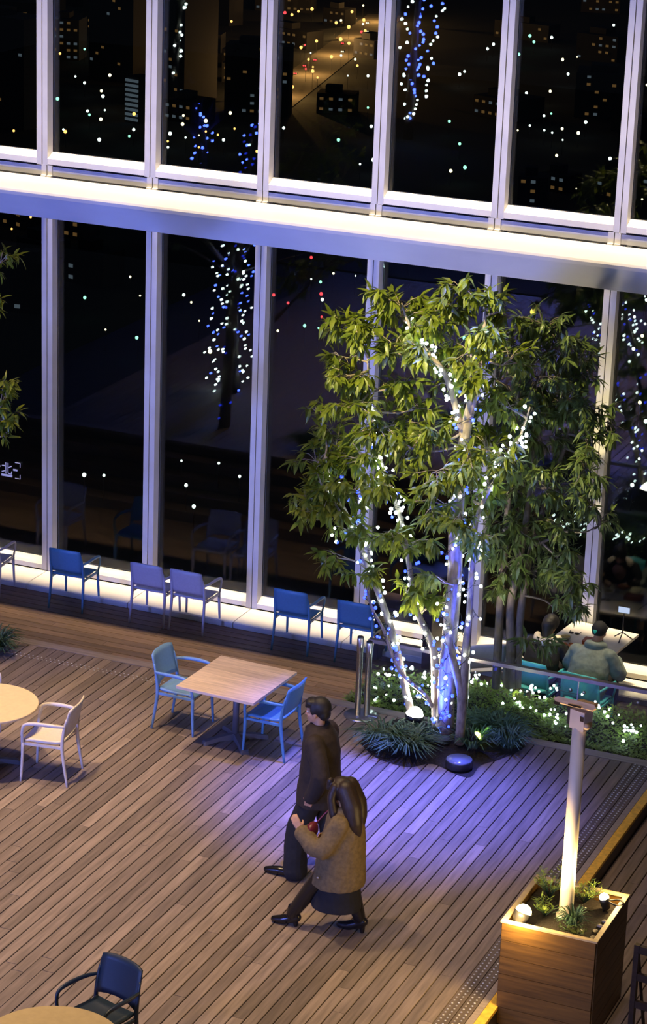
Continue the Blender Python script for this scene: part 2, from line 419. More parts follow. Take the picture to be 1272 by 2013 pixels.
# cream ledge panels
led = struct('trim_2', MB().box(-5, 14, -.40, 0.28, WALK-.02, -.77), M['under'], 'cream lit ledge running along the foot of the glass')
for i in range(len(MX)-1):
    MB().prism([(-.545, -.775), (-.01, -.775), (-.01, -.702), (-.538, -.702), (-.545, -.708)], MX[i]+.004, MX[i+1]-.004).obj('ledge_panel', M['cream'], led)
    MB().prism([(-.565, WALK), (-.548, WALK), (-.548, -.712), (-.565, -.712)], MX[i]+.006, MX[i+1]-.006).obj('ledge_lip', M['alu'], led)
# projecting beam
pr = [(-.40, 4.33), (-.40, 4.725), (-.88, 4.66), (-.925, 4.645), (-.945, 4.62), (-.95, 4.58), (-.95, 4.335), (-.945, 4.33)]
bmo = struct('trim_3', MB().prism(pr, -5, 14).box(-5, 14, -.4, -.36, 4.36, 4.5), M['beam'], 'wide pale beam projecting in front of the glass wall')
for x in UX[1:-1]:
    MB().box(x-.05, x+.05, -.37, .0, 4.46, 4.56).obj('beam_arm', M['alu'], bmo)
# direction sticker on the glass
stk = thing('direction_sticker', 'white direction sticker with one character and corner marks on the glass', 'sticker', (-.505, GY-.004, .59))
sc_ = .0105
def stroke(bm, pts, wd=.0125):
    for (x0, z0), (x1, z1) in zip(pts[:-1], pts[1:]):
        d = Vector((x1-x0, 0, z1-z0)); nrm = Vector((-d.z, 0, d.x)).normalized()*wd*.5; e = d.normalized()*wd*.3
        a, b = Vector((x0, 0, z0))-e, Vector((x1, 0, z1))+e
        q = [a+nrm, b+nrm, b-nrm, a-nrm]; bk = [v+Vector((0, .002, 0)) for v in q]
        bm.add(q+bk, [(0, 1, 2, 3), (7, 6, 5, 4), (0, 4, 5, 1), (1, 5, 6, 2), (2, 6, 7, 3), (3, 7, 4, 0)])
k = MB(); u = .075
ch = lambda pts: [(-.205+px_*u, .005+pz*u) for px_, pz in pts]
stroke(k, ch([(-.2, 1), (-.2, -1)])); stroke(k, ch([(-.95, .42), (-.2, .42)])); stroke(k, ch([(-1, -.72), (-.2, -.42)]))
stroke(k, ch([(.25, 1), (.25, -.75), (.42, -.95), (.95, -.95), (1, -.5)])); stroke(k, ch([(.25, .15), (.95, .5)]))
k.obj('character', M['sticker'], stk)
wv = .009
for pts in ([(-.075, .105), (0, .105), (0, .05)], [(-.075, -.115), (0, -.115), (0, -.06)], [(-.41, .105), (-.33, .105)]):
    k = MB(); stroke(k, pts, wv); k.obj('corner_mark', M['sticker'], stk)
for pts, ww in (([(-.28, -.095), (-.13, -.095)], .03), ([(-.10, .0), (-.05, .0)], .025), ([(-.36, .02), (-.31, .02)], .02)):
    k = MB(); stroke(k, pts, ww); k.obj('caption_bar', M['sticker'], stk)

# ================================================================== CHAIRS
def make_chair(m_, label, group=None, seat_m=None):
    """stacking plastic armchair, faces +Y, origin on the floor"""
    t = thing('armchair', label, 'chair', (0, 0, 0), 0, group)
    sm = seat_m or m_
    P = []
    for i in range(7):
        y = -.215+.43*i/6; row = []
        for j in range(9):
            u = -1+2*j/8; hw = .225-.012*abs(i-3)/3
            z = .445-.018*(1-u*u)*math.sin(PI*(i+.5)/7) + (.012 if i == 0 else 0) - (.02 if i == 6 else 0)
            row.append((u*hw, y, z))
        P.append(row)
    MB().grid(P, True, -.022).obj('seat', sm, t)
    P = []
    for i in range(7):
        v = i/6; z = .505+.345*v; y0 = -.215-.085*v; row = []
        hw = .222+.012*math.sin(PI*v)
        for j in range(9):
            u = -1+2*j/8
            zz = z - (.018*(u**4) if i == 6 else 0) + (.02*(1-u*u) if i == 0 else 0)
            row.append((u*hw, y0+.035*(u*u)-.035, zz))
        P.append(row)
    MB().grid(P, True, .016).obj('backrest', m_, t)
    for s in (-1, 1):
        fx = s*.235
        MB().tube(smooth_path([(fx*1.03, .225, 0), (fx, .212, .22), (fx*.98, .205, .43)], 3), lerp_list([.013, .017, .021], 7), 8).obj('leg', m_, t)
        MB().tube(smooth_path([(fx*1.03, -.275, 0), (fx, -.235, .25), (fx*.98, -.215, .44), (fx*.98, -.235, .62), (fx*.96, -.262, .74)], 3), lerp_list([.013, .018, .02, .016, .010], 13), 8).obj('leg', m_, t)
        MB().tube(smooth_path([(fx*.98, .208, .42), (fx*1.12, .20, .56), (fx*1.16, .165, .645), (fx*1.16, .04, .667), (fx*1.13, -.12, .665), (fx*1.0, -.245, .655)], 4),
                  lerp_list([.019, .017, .018, .022, .020, .013], 21), 8, True, .75).obj('armrest', m_, t)
    for s in (-1, 1):
        MB().box(s*.228-.010, s*.228+.010, -.20, .20, .405, .432).obj('side_rail', m_, t)
    return t
G_WIN = 'armchairs facing the glass wall'; G_DECK = 'armchairs at the deck tables'
chair_blue = make_chair(M['blue'], 'leftmost deep blue armchair facing the glass, beside the first full mullion', G_WIN)
cc = [chair_blue]
def wchair(x, rz, m_, label, z=WALK, y=-.76): return dup(chair_blue, (x, y, z), rz, label, G_WIN, m_)
chair_blue.location = (.81, -.755, WALK); chair_blue.rotation_euler = (0, 0, .03)
wchair(-.42, .10, M['lilac'], 'pale grey armchair cut off by the left edge of the picture', y=-.80)
wchair(1.985, .0, M['lilac'], 'pale grey armchair facing the glass, left of the touching pair', y=-.745)
wchair(2.545, -.02, M['lilac'], 'pale grey armchair facing the glass, right of the touching pair', y=-.735)
wchair(3.985, .02, M['blue'], 'deep blue armchair facing the glass between the pale pair and the dark counter', y=-.75)
wchair(4.85, -.02, M['blue'], 'deep blue armchair facing the glass beside the dark counter behind the twin posts', y=-.755)
wchair(6.62, .62, M['lilac'], 'pale armchair turned aslant behind the slender dark tree trunks', y=-1.35)
wchair(7.41, -.10, M['teal'], 'teal armchair under the seated person in black', y=-1.60)
wchair(8.06, -.10, M['teal'], 'teal armchair under the seated person in the grey jacket', y=-1.70)
dup(chair_blue, (4.60, -5.275, 0), -PI/2-.02, 'light blue armchair on the left side of the square wooden table', G_DECK, M['sky'])
dup(chair_blue, (5.70, -5.44, 0), PI/2-.03, 'mid blue armchair on the right side of the square wooden table, behind the walking man', G_DECK, M['blue']).scale = (.98, .98, .98)
dup(chair_blue, (3.93, -7.06, 0), PI/2+.16, 'cream armchair on the right side of the round cream table', G_DECK, M['creamp'])
dup(chair_blue, (2.62, -6.45, 0), -2.1, 'grey armchair mostly hidden behind the round cream table', G_DECK, M['lilac'])
dup(chair_blue, (7.02, -11.85, 0), PI-.30, 'dark navy armchair behind the ochre round table at the bottom', G_DECK, M['navy'])

# ================================================================== TABLES
def star_base(t, r, h):
    MB().tube([(0, 0, .05), (0, 0, h)], .035, 14).obj('column', M['base'], t)
    for k in range(4):
        a = PI/4+k*PI/2
        d = Vector((math.cos(a), math.sin(a), 0)); nrm = Vector((-d.y, d.x, 0)); b = MB(); pr = []
        vs = []
        for (u, hw, zb, zt) in ((.02, .032, .03, .10), (r*.55, .036, .03, .075), (r*.95, .045, .0, .045), (r, .042, 0, .03)):
            vs += [d*u-nrm*hw+Vector((0, 0, zb)), d*u+nrm*hw+Vector((0, 0, zb)), d*u+nrm*hw*.8+Vector((0, 0, zt)), d*u-nrm*hw*.8+Vector((0, 0, zt))]
        fs = [(0, 3, 2, 1), (12, 13, 14, 15)]
        for s in range(3):
            for q in range(4): fs.append((s*4+q, s*4+(q+1) % 4, s*4+4+(q+1) % 4, s*4+4+q))
        b.add(vs, fs).obj('foot', M['base'], t)
    MB().box(-.16, .16, -.16, .16, h, h+.012).obj('top_plate', M['base'], t)
sq = thing('square_table', 'square pale wooden table with grey four-foot base between two blue armchairs', 'table', (5.27, -5.41, 0), -.055)
star_base(sq, .36, .675)
sw = .46; sl = .50; nst = 8
for k in range(nst):
    a = -sl+2*sl*k/nst
    bq = 2*sl/nst
    MB().prism([(a+.0005, .69), (a+bq-.0005, .69), (a+bq-.0005, .718), (a+bq-.002, .72), (a+.002, .72), (a+.0005, .718)], -sw, sw).obj('top_plank', M['top_wood'], sq)
def round_table(label, loc, r, m_):
    t = thing('round_table', label, 'table', loc)
    star_base(t, .34, .675)
    MB().lathe([(r-.012, .69), (r, .697), (r, .714), (r-.006, .72), (0.001, .72)], 56, smooth=False).obj('table_top', m_, t)
    return t
round_table('round cream table cut off by the left edge', (3.27, -7.19, 0), .53, M['top_cream'])
round_table('round ochre table cut off by the bottom edge, lower left', (7.10, -12.77, 0), .56, M['top_olive'])
# dark counter near the twin posts
ct = thing('counter_table', 'dark wooden side table against the glass beside the last blue armchair', 'table', (5.42, -.52, WALK))
MB().box(-.5, .36, -.26, .26, .70, .745).obj('table_top', M['darkwood'], ct)
MB().box(.22, .33, -.2, .2, 0, .70).obj('leg', M['darkwood'], ct)
MB().box(-.42, -.36, -.2, .2, 0, .70).obj('leg', M['darkwood'], ct)
# white table of the seated pair
wt = thing('dining_table', 'pale laminate table with food in front of the seated pair at the glass', 'table', (7.74, -.60, WALK), -.10)
MB().prism([(-.55, .70), (.5, .70), (.5, .728), (.495, .733), (-.545, .733), (-.55, .728)], -.42, .42).obj('table_top', M['paper'], wt)
MB().tube([(0, 0.05, .08), (0, .05, .70)], .04, 12).obj('column', M['base'], wt)
MB().box(-.25, .25, .0, .1, .02+.0, .10).obj('foot', M['base'], wt)
zt = WALK+.733
tr = thing('food_tray', 'pale tray of fried food on the seated pair\'s table', 'tray', (7.62, -.98, zt), -.1)
MB().box(-.2, .2, -.14, .14, 0, .012).obj('tray', M['stone'], tr)
for k in range(7):
    MB().ball((0, 0, 0), (.035, .028, .022), 8, 5).obj('fried_piece', M['food'], tr, (-.02+rnd.uniform(-.07, .09), rnd.uniform(-.05, .05), .034))
bo = thing('food_bowl', 'small bowl of pale food beside the fried food tray', 'bowl', (7.47, -.74, zt))
MB().lathe([(.03, 0), (.055, .02), (.075, .05), (.07, .05), (.05, .025), (.001, .015)], 20).obj('bowl', M['paper'], bo)
MB().ball((0, 0, .035), (.06, .06, .025), 12, 6).obj('filling', M['salad'], bo)
tag(MB().box(-.11, .11, -.075, .075, 0, .05).obj('lunch_box', M['brick'], None, (7.80, -.72, zt)), 'red brown box on the seated pair\'s table', 'box')
gl = thing('sunglasses', 'dark folded glasses lying on the seated pair\'s table', 'glasses', (7.50, -.50, zt))
for s in (-1, 1): MB().lathe([(.028, 0), (.03, .006), (.001, .01)], 12).obj('lens', M['black'], gl, (s*.035, 0, .004))
MB().tube([(-.06, .01, .008), (-.07, .08, .006)], .004, 5).obj('temple', M['black'], gl)
MB().tube([(.06, .01, .008), (.07, .08, .006)], .004, 5).obj('temple', M['black'], gl)
ph = thing('phone_tripod', 'small black tripod holding a lit phone on the table by the glass', 'tripod', (8.08, -.43, zt))
for k in range(3):
    a = k*2*PI/3+.5; MB().tube([(0, 0, .10), (.13*math.cos(a), .13*math.sin(a), .004)], .007, 6).obj('leg', M['black'], ph)
MB().tube([(0, 0, .08), (0, 0, .34)], .008, 8).obj('post', M['black'], ph)
pn = MB().box(-.075, .075, -.006, .006, -.04, .04).obj('phone', M['black'], ph, (0, 0, .385))
MB().box(-.07, .07, -.0075, -.006, -.036, .036).obj('screen', M['screen'], pn)

# ================================================================== STANCHION, BALUSTRADE
st = thing('barrier_post', 'steel twin-post stand with one round base plate beside the tree pit', 'barrier post', (6.20, -4.14, 0))
MB().lathe([(.185, 0), (.19, .006), (.185, .014), (.06, .02), (.001, .02)], 40).obj('base_plate', M['steel'], st)
for x, y, h in ((-.03, -.03, .92), (.065, .0, .87)):
    p_ = MB().lathe([(.033, .015), (.033, h-.16), (.037, h-.158), (.037, h), (.034, h+.006)], 20).obj('post', M['steel'], st, (x, y, 0))
    MB().lathe([(.034, 0), (.034, .012), (.028, .018), (.001, .018)], 20).obj('cap', M['black'], p_, (0, 0, h+.004))
MB().box(.06, .2, -.02, .03, .02, .032).obj('foot_tab', M['steel'], st)
ba = thing('glass_balustrade', 'frameless glass balustrade with flat steel top rail between deck and hedge', 'railing', (0, -3.72, 0))
xs = [5.985, 7.285, 8.52, 9.66]
for a, b in zip(xs[:-1], xs[1:]):
    MB().box(a+.006, b-.006, -.008, .008, -.03, .715).obj('glass_panel', M['glass2'], ba)
MB().box(6.10, 9.72, -.032, .032, .712, .752).obj('top_rail', M['bronze'], ba)
for a in xs[1:]:
    MB().box(a-.005, a+.005, -.006, .006, .0, .71).obj('edge_seal', M['steel'], ba)
for x in (7.2, 7.37, 9.2, 8.45, 8.6):
    MB().lathe([(.02, 0), (.02, .012), (.001, .014)], 12).obj('bolt', M['steel'], ba, (x, -.034, .60)).rotation_euler = (PI/2, 0, 0)

# ================================================================== TREES
def leaf_mesh(m_, L=1.0, wd=.26, droop=.35, fold=.10):
    vs = []; fs = []
    prof = [(0, .02), (.15, .55), (.38, 1.0), (.65, .78), (.86, .36), (1.0, .0)]
    for t, k in prof:
        z = -droop*t*t*L; hw = wd*.5*k*L
        vs += [(-hw, t*L, z+fold*hw*2), (0, t*L, z), (hw, t*L, z+fold*hw*2)]
    for i in range(len(prof)-1):
        a = i*3; fs += [(a, a+1, a+4, a+3), (a+1, a+2, a+5, a+4)]
    return MB().add(vs, fs, True).mesh('leaf', m_)
def leaf_geo(me): return [Vector(v.co) for v in me.vertices], [tuple(p.vertices) for p in me.polygons]
def scatter_leaves(tree, clusters, me_list, mtl, rr, n_ind, lsize=.125, per=(7, 11)):
    """clusters: (pos, outward dir). The 300 nearest leaves become objects, the rest one stuff mesh."""
    geos = [leaf_geo(m_) for m_ in me_list]; items = []
    for pos, d in clusters:
        n_ = rr.randint(*per); d = Vector(d).normalized(); base = rr.uniform(0, 6.28)
        s_ = d.cross(Vector((0, 0, 1))); s_ = s_.normalized() if s_.length > .05 else Vector((1, 0, 0))
        u_ = s_.cross(d).normalized()
        for k in range(n_):
            a = base+k*2.4+rr.uniform(-.3, .3); sp = rr.uniform(.45, 1.25)
            q = (d*math.cos(sp)+(s_*math.cos(a)+u_*math.sin(a))*math.sin(sp))
            q.z -= .35; q.normalize()
            sx = q.cross(Vector((0, 0, 1))); sx = sx.normalized() if sx.length > .05 else s_
            up = sx.cross(q).normalized()
            rl = Matrix.Rotation(rr.uniform(-.6, .6), 3, q); R3 = rl @ Matrix((sx, q, up)).transposed()
            sz = lsize*rr.uniform(.7, 1.25)
            p0 = pos + d*rr.uniform(-.06, .02) + Vector((rr.uniform(-.012, .012), rr.uniform(-.012, .012), rr.uniform(-.012, .012)))
            mt = R3.to_4x4() @ Matrix.Scale(sz, 4); mt.translation = p0
            items.append(((p0-CAM).length - sz*3, mt, rr.randrange(len(me_list))))
    items.sort(key=lambda it: it[0]); b = MB()
    for i, (dst, mt, gi) in enumerate(items):
        if i < n_ind:
            o = link('leaf', me_list[gi], tree); o.matrix_local = tree.matrix_world.inverted() @ mt if tree.location.length == 0 else Matrix.Translation(-tree.location) @ mt
        else:
            vs, fs = geos[gi]; b.add([mt @ v for v in vs], fs, True)
    if b.v:
        o = b.obj('leaves', mtl, tree); o.matrix_local = Matrix.Translation(-tree.location); tag(o, None, None, None, 'stuff')
LM1 = [leaf_mesh(M['leaf'], 1, .30, .30), leaf_mesh(M['leaf'], 1, .25, .55), leaf_mesh(M['leaf'], 1, .34, .15)]
LM2 = [leaf_mesh(M['leaf2'], 1, .24, .35), leaf_mesh(M['leaf2'], 1, .20, .60), leaf_mesh(M['leaf2'], 1, .27, .2)]
def tpart(name, b, m_, t):
    o = b.obj(name, m_, t); o.matrix_local = Matrix.Translation(-t.location); return o
def limb_px(pts, Y): return [ony(x, y, Y+dy) for x, y, dy in pts]
def crown(t, limbs, blobs, Yc, Yspread, rr, bark, lms, lmat, nind, lsize, dens=1.0):
    """blobs in the photograph's frame give where the foliage sits; depth is scattered about Yc"""
    nodes = [p for L_ in limbs for p in L_]; clusters = []
    for (bx, by, rx, ry, dY) in blobs:
        cen = ony(bx, by, Yc+dY)
        near = min(nodes, key=lambda q: (q-cen).length + max(0, q.z-cen.z)*.8)
        br = MB(); mid = (near+cen)/2+Vector((rr.uniform(-.08, .08), rr.uniform(-.08, .08), -.06+rr.uniform(-.05, .1)))
        path = smooth_path([near, mid, cen], 4); br.tube(path, lerp_list([.016, .010, .005], len(path)), 6)
        tpart('branch', br, bark, t)
        tw = MB(); nc = max(3, int(rx*ry/140*dens))
        for k in range(nc):
            a = rr.uniform(0, 6.28); q = math.sqrt(rr.uniform(.02, 1))
            p = ony(bx+rx*q*math.cos(a), by+ry*q*math.sin(a), Yc+dY+rr.uniform(-Yspread, Yspread))
            s0 = path[rr.randint(len(path)//2, len(path)-1)]
            d = (p-s0)
            if d.length < .05: continue
            tw.tube([s0, (s0+p)/2+Vector((0, 0, .03)), p], [.005, .004, .003], 5)
            dn = d.normalized(); dn.z = dn.z*.5-.15
            clusters.append((p, dn))
            if d.length > .22: clusters.append((s0+d*.6, (dn+Vector((rr.uniform(-.6, .6), rr.uniform(-.6, .6), .1)))))
        if tw.v: tag(tpart('twigs', tw, bark, t), None, None, None, 'stuff')
    scatter_leaves(t, clusters, lms, lmat, rr, nind, lsize)
BULB = {}
def bulb_mesh(c):
    if c not in BULB:
        BULB[c] = MB().ball((0, 0, 0), .017, 8, 6).mesh('bulb', M['b_'+c])
    return BULB[c]
def light_string(path, rad, pitch, turns, colours, label, group, rr, jitter=.03, loc=None, size=1.0):
    """a wire wound round a limb path, bulbs as children"""
    t = thing('string_lights', label, 'string lights', path[0], 0, group)
    L = [0]
    for a, b in zip(path[:-1], path[1:]): L.append(L[-1]+(b-a).length)
    n_ = max(3, int(L[-1]/pitch)); wire = []; up = Vector((0, 0, 1))
    for k in range(n_*3):
        s = L[-1]*k/(n_*3-1); i = min(range(len(L)-1), key=lambda q: 0 if L[q] <= s <= L[q+1] else 1)
        f = (s-L[i])/max(1e-6, L[i+1]-L[i]); p = path[i].lerp(path[i+1], f); r_ = rad[min(i, len(rad)-1)]*(1-f)+rad[min(i+1, len(rad)-1)]*f
        d = (path[i+1]-path[i]).normalized(); e1 = d.orthogonal().normalized(); e2 = d.cross(e1)
        a = turns*2*PI*s/L[-1]
        q = p+(e1*math.cos(a)+e2*math.sin(a))*(r_+.012)
        wire.append(q)
        if k % 3 == 1:
            jq = q+Vector((rr.gauss(0, jitter), rr.gauss(0, jitter), rr.gauss(0, jitter*.6)))
            wire.append(jq)
            bo_ = link('bulb', bulb_mesh(colours[rr.randrange(len(colours))]), t, jq-path[0], None, size*rr.uniform(.8, 1.2))
    o = MB().tube(wire, .0035, 4).obj('wire', M['wire'], t); o.matrix_local = Matrix.Translation(-path[0])
    return t

# ---- main tree in the deck pit
TY = -4.35
main = thing('tree', 'multi-stemmed evergreen wrapped in blue and white lights in the deck pit', 'tree', (7.27, TY, 0))
T1 = limb_px([(874, 1455, 0), (880, 1300, .02), (893, 1150, .05), (898, 1000, .05), (915, 850, .0), (935, 760, -.03), (948, 690, 0), (955, 610, .05)], TY)
T2 = limb_px([(903, 1462, -.12), (908, 1375, -.12), (897, 1320, -.14), (886, 1280, -.16), (881, 1238, -.17)], TY)
T2b = limb_px([(909, 1372, -.12), (915, 1285, -.08), (923, 1200, 0), (930, 1100, .1), (940, 1010, .15), (985, 925, .2), (1020, 865, .2), (1042, 800, .2)], TY)
T3 = limb_px([(866, 1420, -.05), (871, 1300, -.12), (888, 1212, -.10), (896, 1140, -.05)], TY)
T4 = limb_px([(857, 1440, .05), (855, 1330, .08), (851, 1272, .08), (827, 1219, .10), (815, 1185, .12), (802, 1095, .15), (785, 1010, .15), (763, 950, .15), (742, 880, .12), (728, 790, .12), (722, 700, .1)], TY)
T5 = limb_px([(812, 1415, 0), (797, 1355, .0), (779, 1275, .0), (761, 1212, .02), (738, 1150, .05), (712, 1085, .05), (690, 1030, .0), (660, 965, -.05), (640, 900, -.05)], TY)
T6 = limb_px([(850, 1390, -.03), (838, 1368, -.06), (800, 1335, -.10), (778, 1305, -.12), (755, 1240, -.12), (731, 1195, -.12), (720, 1150, -.1)], TY)
T7 = limb_px([(912, 860, 0), (893, 790, -.05), (872, 730, -.1), (838, 690, -.1), (805, 640, -.1), (788, 590, -.05)], TY)
T8 = limb_px([(928, 770, 0), (922, 690, .1), (915, 620, .1), (905, 555, .1)], TY)
limbs = []
for P_, R_, nm in ((T1, [.105, .088, .08, .075, .06, .045, .03, .012], 'trunk'), (T2, [.052, .05, .045, .04, .042], 'trunk'), (T2b, [.05, .045, .035, .028, .025, .02, .015, .008], 'trunk'),
                   (T3, [.036, .034, .032, .03], 'trunk'), (T4, [.048, .044, .044, .036, .032, .028, .025, .022, .018, .014, .006], 'trunk'),
                   (T5, [.045, .043, .04, .038, .034, .03, .026, .02, .008], 'trunk'), (T6, [.022, .02, .02, .019, .017, .014, .01], 'branch'),
                   (T7, [.04, .034, .028, .022, .016, .006], 'branch'), (T8, [.036, .03, .022, .008], 'branch')):
    sp = smooth_path(P_, 5); tpart(nm, MB().tube(sp, lerp_list(R_, len(sp)), 12), M['bark'], main); limbs.append(sp)
blobs1 = [(905, 565, 48, 32), (885, 610, 45, 30), (790, 605, 60, 38), (745, 600, 35, 40), (680, 640, 48, 28), (668, 700, 38, 25), (705, 660, 30, 45), (835, 640, 45, 32), (960, 600, 40, 38), (1000, 620, 36, 34),
          (950, 670, 50, 30), (770, 680, 50, 28), (820, 690, 45, 28), (735, 770, 52, 30), (800, 760, 48, 26), (690, 800, 50, 26), (835, 800, 40, 26), (660, 855, 52, 30), (620, 905, 45, 38), (598, 975, 34, 45),
          (650, 975, 55, 40), (600, 1020, 28, 26), (700, 900, 55, 36), (745, 850, 55, 32), (800, 880, 52, 32), (850, 855, 40, 30), (850, 930, 45, 34), (700, 960, 50, 36), (690, 1040, 44, 28), (640, 1095, 32, 20),
          (765, 1050, 60, 24), (812, 1072, 50, 26), (712, 1130, 36, 22), (800, 1165, 58, 28), (850, 1140, 44, 26), (845, 1000, 40, 40), (945, 960, 48, 44), (950, 870, 48, 44), (980, 790, 48, 40), (1010, 700, 42, 34),
          (985, 900, 44, 40), (930, 1060, 46, 34), (905, 940, 34, 40), (760, 960, 40, 36), (880, 750, 40, 26), (930, 740, 40, 26), (620, 800, 20, 20), (630, 950, 40, 40), (850, 1190, 36, 20), (900, 820, 44, 30), (920, 900, 40, 26), (905, 1010, 34, 26), (870, 700, 44, 28), (920, 690, 44, 30), (790, 830, 50, 28), (690, 740, 40, 26), (640, 740, 30, 24)]
rr1 = random.Random(11)
crown(main, limbs, [(a, b, c, d, rr1.uniform(-.55, .45)) for a, b, c, d in blobs1], TY, .28, rr1, M['bark'], LM1, M['leaf'], 298, .148, .95)
GS = 'string lights on the tree in the deck pit'
rs = random.Random(3)
light_string(limbs[0][:30], lerp_list([.105, .06], 30), .052, 9, ['blue', 'blue', 'blue', 'white'], 'mostly blue string lights wound up the thick middle trunk', GS, rs, .045)
light_string(limbs[0][4:34], lerp_list([.10, .04], 30), .075, 7, ['white', 'blue', 'white'], 'white and blue string lights wound up the thick middle trunk', GS, rs, .05)
light_string(limbs[5][2:38], lerp_list([.045, .02], 36), .034, 10, ['white', 'white', 'white', 'blue'], 'white string lights wound up the leaning left trunk', GS, rs, .045)
light_string(limbs[6], lerp_list([.022, .01], len(limbs[6])), .05, 6, ['blue'], 'blue string lights along the thin left branch', GS, rs, .045)
light_string(limbs[4][4:46], lerp_list([.048, .016], 42), .05, 9, ['blue', 'white', 'white'], 'white and blue string lights wound up the crooked second trunk', GS, rs, .045)
light_string(limbs[2][2:36], lerp_list([.05, .012], 34), .052, 8, ['white'], 'white string lights wound up the right trunk and its high branch', GS, rs, .05)
light_string(limbs[7][2:22], lerp_list([.04, .016], 20), .026, 5, ['white'], 'white string lights on the upper left branch', GS, rs, .05)
light_string(smooth_path(limb_px([(745, 870, .1), (752, 930, .1), (775, 980, .1), (790, 1040, .1)], TY), 5), [.03]*16, .028, 4, ['white'], 'dense white string lights among the left leaves', GS, rs, .05)
light_string(smooth_path(limb_px([(652, 1052, -.1), (690, 1055, -.1), (715, 1020, -.1), (708, 960, -.1)], TY), 5), [.03]*16, .036, 4, ['white', 'white', 'blue'], 'white string lights at the far left of the crown', GS, rs, .05)
light_string(smooth_path(limb_px([(1000, 935, .0), (985, 905, 0), (1010, 870, 0), (1045, 860, 0)], TY), 5), [.03]*16, .030, 3, ['white'], 'white string lights among the right leaves', GS, rs, .05)
light_string(smooth_path(limb_px([(871, 1430, -.3), (872, 1330, -.25), (878, 1240, -.2), (868, 1180, -.2)], TY), 5), [.03]*16, .046, 5, ['blue', 'blue', 'white'], 'blue string lights wound up the slim pale stem', GS, rs, .045)

# tree pit with soil, grass clumps and uplights
pit = thing('tree_pit', 'irregular dark soil bed round the foot of the lit tree', 'planting bed', (7.3, -4.5, 0))
pp = [onz(x, y, 0) for x, y in ((708, 1462), (740, 1490), (800, 1508), (850, 1502), (895, 1522), (925, 1528), (945, 1505), (985, 1492), (1032, 1468), (1000, 1442), (900, 1425), (800, 1412), (735, 1432))]
pp = smooth_path(pp+[pp[0]], 4)[:-1]
b = MB(); n_ = len(pp); ctr = Vector((7.3, -4.5, .035))
b.add([Vector((q.x, q.y, .004))-Vector((7.3, -4.5, 0)) for q in pp]+[(q-ctr).normalized()*((q-ctr).length*.85)+Vector((0, 0, .03)) for q in [Vector((q.x, q.y, .0)) for q in pp]]+[(0, 0, .05)],
      [(i, (i+1) % n_, n_+(i+1) % n_, n_+i) for i in range(n_)]+[(n_+i, n_+(i+1) % n_, 2*n_) for i in range(n_)], True)
b.obj('soil', M['soil'], pit)
def grass_clump(label, c, rad, nb_, hgt, rr, group=None, length=.42):
    t = thing('grass_clump', label, 'grass', c, 0, group); b = MB()
    for k in range(nb_):
        a = rr.uniform(0, 6.28); r0 = rad*.35*math.sqrt(rr.random()); L = length*rr.uniform(.6, 1.15); h = hgt*rr.uniform(.5, 1.15)
        x0, y0 = r0*math.cos(a), r0*math.sin(a); a2 = a+rr.uniform(-.7, .7); w_ = rr.uniform(.006, .011)
        d = Vector((math.cos(a2), math.sin(a2), 0)); nr = Vector((-d.y, d.x, 0)); vs = []; fs = []
        for i in range(6):
            u = i/5; p = Vector((x0, y0, .03))+d*(L*u)+Vector((0, 0, h*math.sin(min(1, u*1.15)*PI*.72)*1.0-.0)); p.z = max(p.z, .012)
            hw = w_*(1-u**2)+.0008; vs += [p-nr*hw, p+nr*hw, p+Vector((0, 0, -hw*.8))]
        for i in range(5):
            q = i*3; fs += [(q, q+2, q+5, q+3), (q+2, q+1, q+4, q+5)]
        b.add(vs, fs, True)
    tag(b.obj('blades', M['grass'], t), None, None, None, 'stuff')
    return t
rg = random.Random(21); GG = 'grass clumps round the lit tree'
for (x, y, n_, lb) in ((755, 1462, 150, 'leftmost grass clump in the tree pit'), (800, 1475, 170, 'grass clump in front of the white floodlight'), (838, 1448, 60, 'small grass clump left of the thick trunk foot'),
                       (985, 1448, 170, 'grass clump right of the yellow green spotlight'), (945, 1440, 110, 'grass clump lit yellow green by the spotlight'), (1000, 1470, 90, 'rightmost grass clump at the edge of the tree pit'), (930, 1470, 60, 'small grass clump beside the front drum light')):
    p = onz(x, y, .03); grass_clump(lb, (p.x, p.y, .02), .22, n_, .17, rg, GG, .40 if n_ > 100 else .28)
def drum(label, x, y, h, r, aim, power):
    p = onz(x, y, h); t = thing('drum_uplight', label, 'uplight', (p.x, p.y, .02))
    MB().lathe([(r*.96, 0), (r, .01), (r, h-.03), (r*.97, h-.02), (r*.9, h-.022), (r*.9, h-.03), (.001, h-.03)], 32).obj('housing', M['black'], t)
    MB().lathe([(r*.93, h-.028), (r*.93, h-.012), (.001, h-.008)], 32).obj('lens', M['lens_blue'], t)
    if power: spot('drum_light', (p.x, p.y, h+.03), aim, power, (.03, .06, 1), 30, .9, .04)
drum('small black drum uplight at the foot of the thick trunk', 868, 1450, .10, .10, (7.36, -4.3, 4), 2600)
drum('larger black drum uplight in front of the trunks', 903, 1493, .10, .145, (7.35, -4.2, 4), 2600)
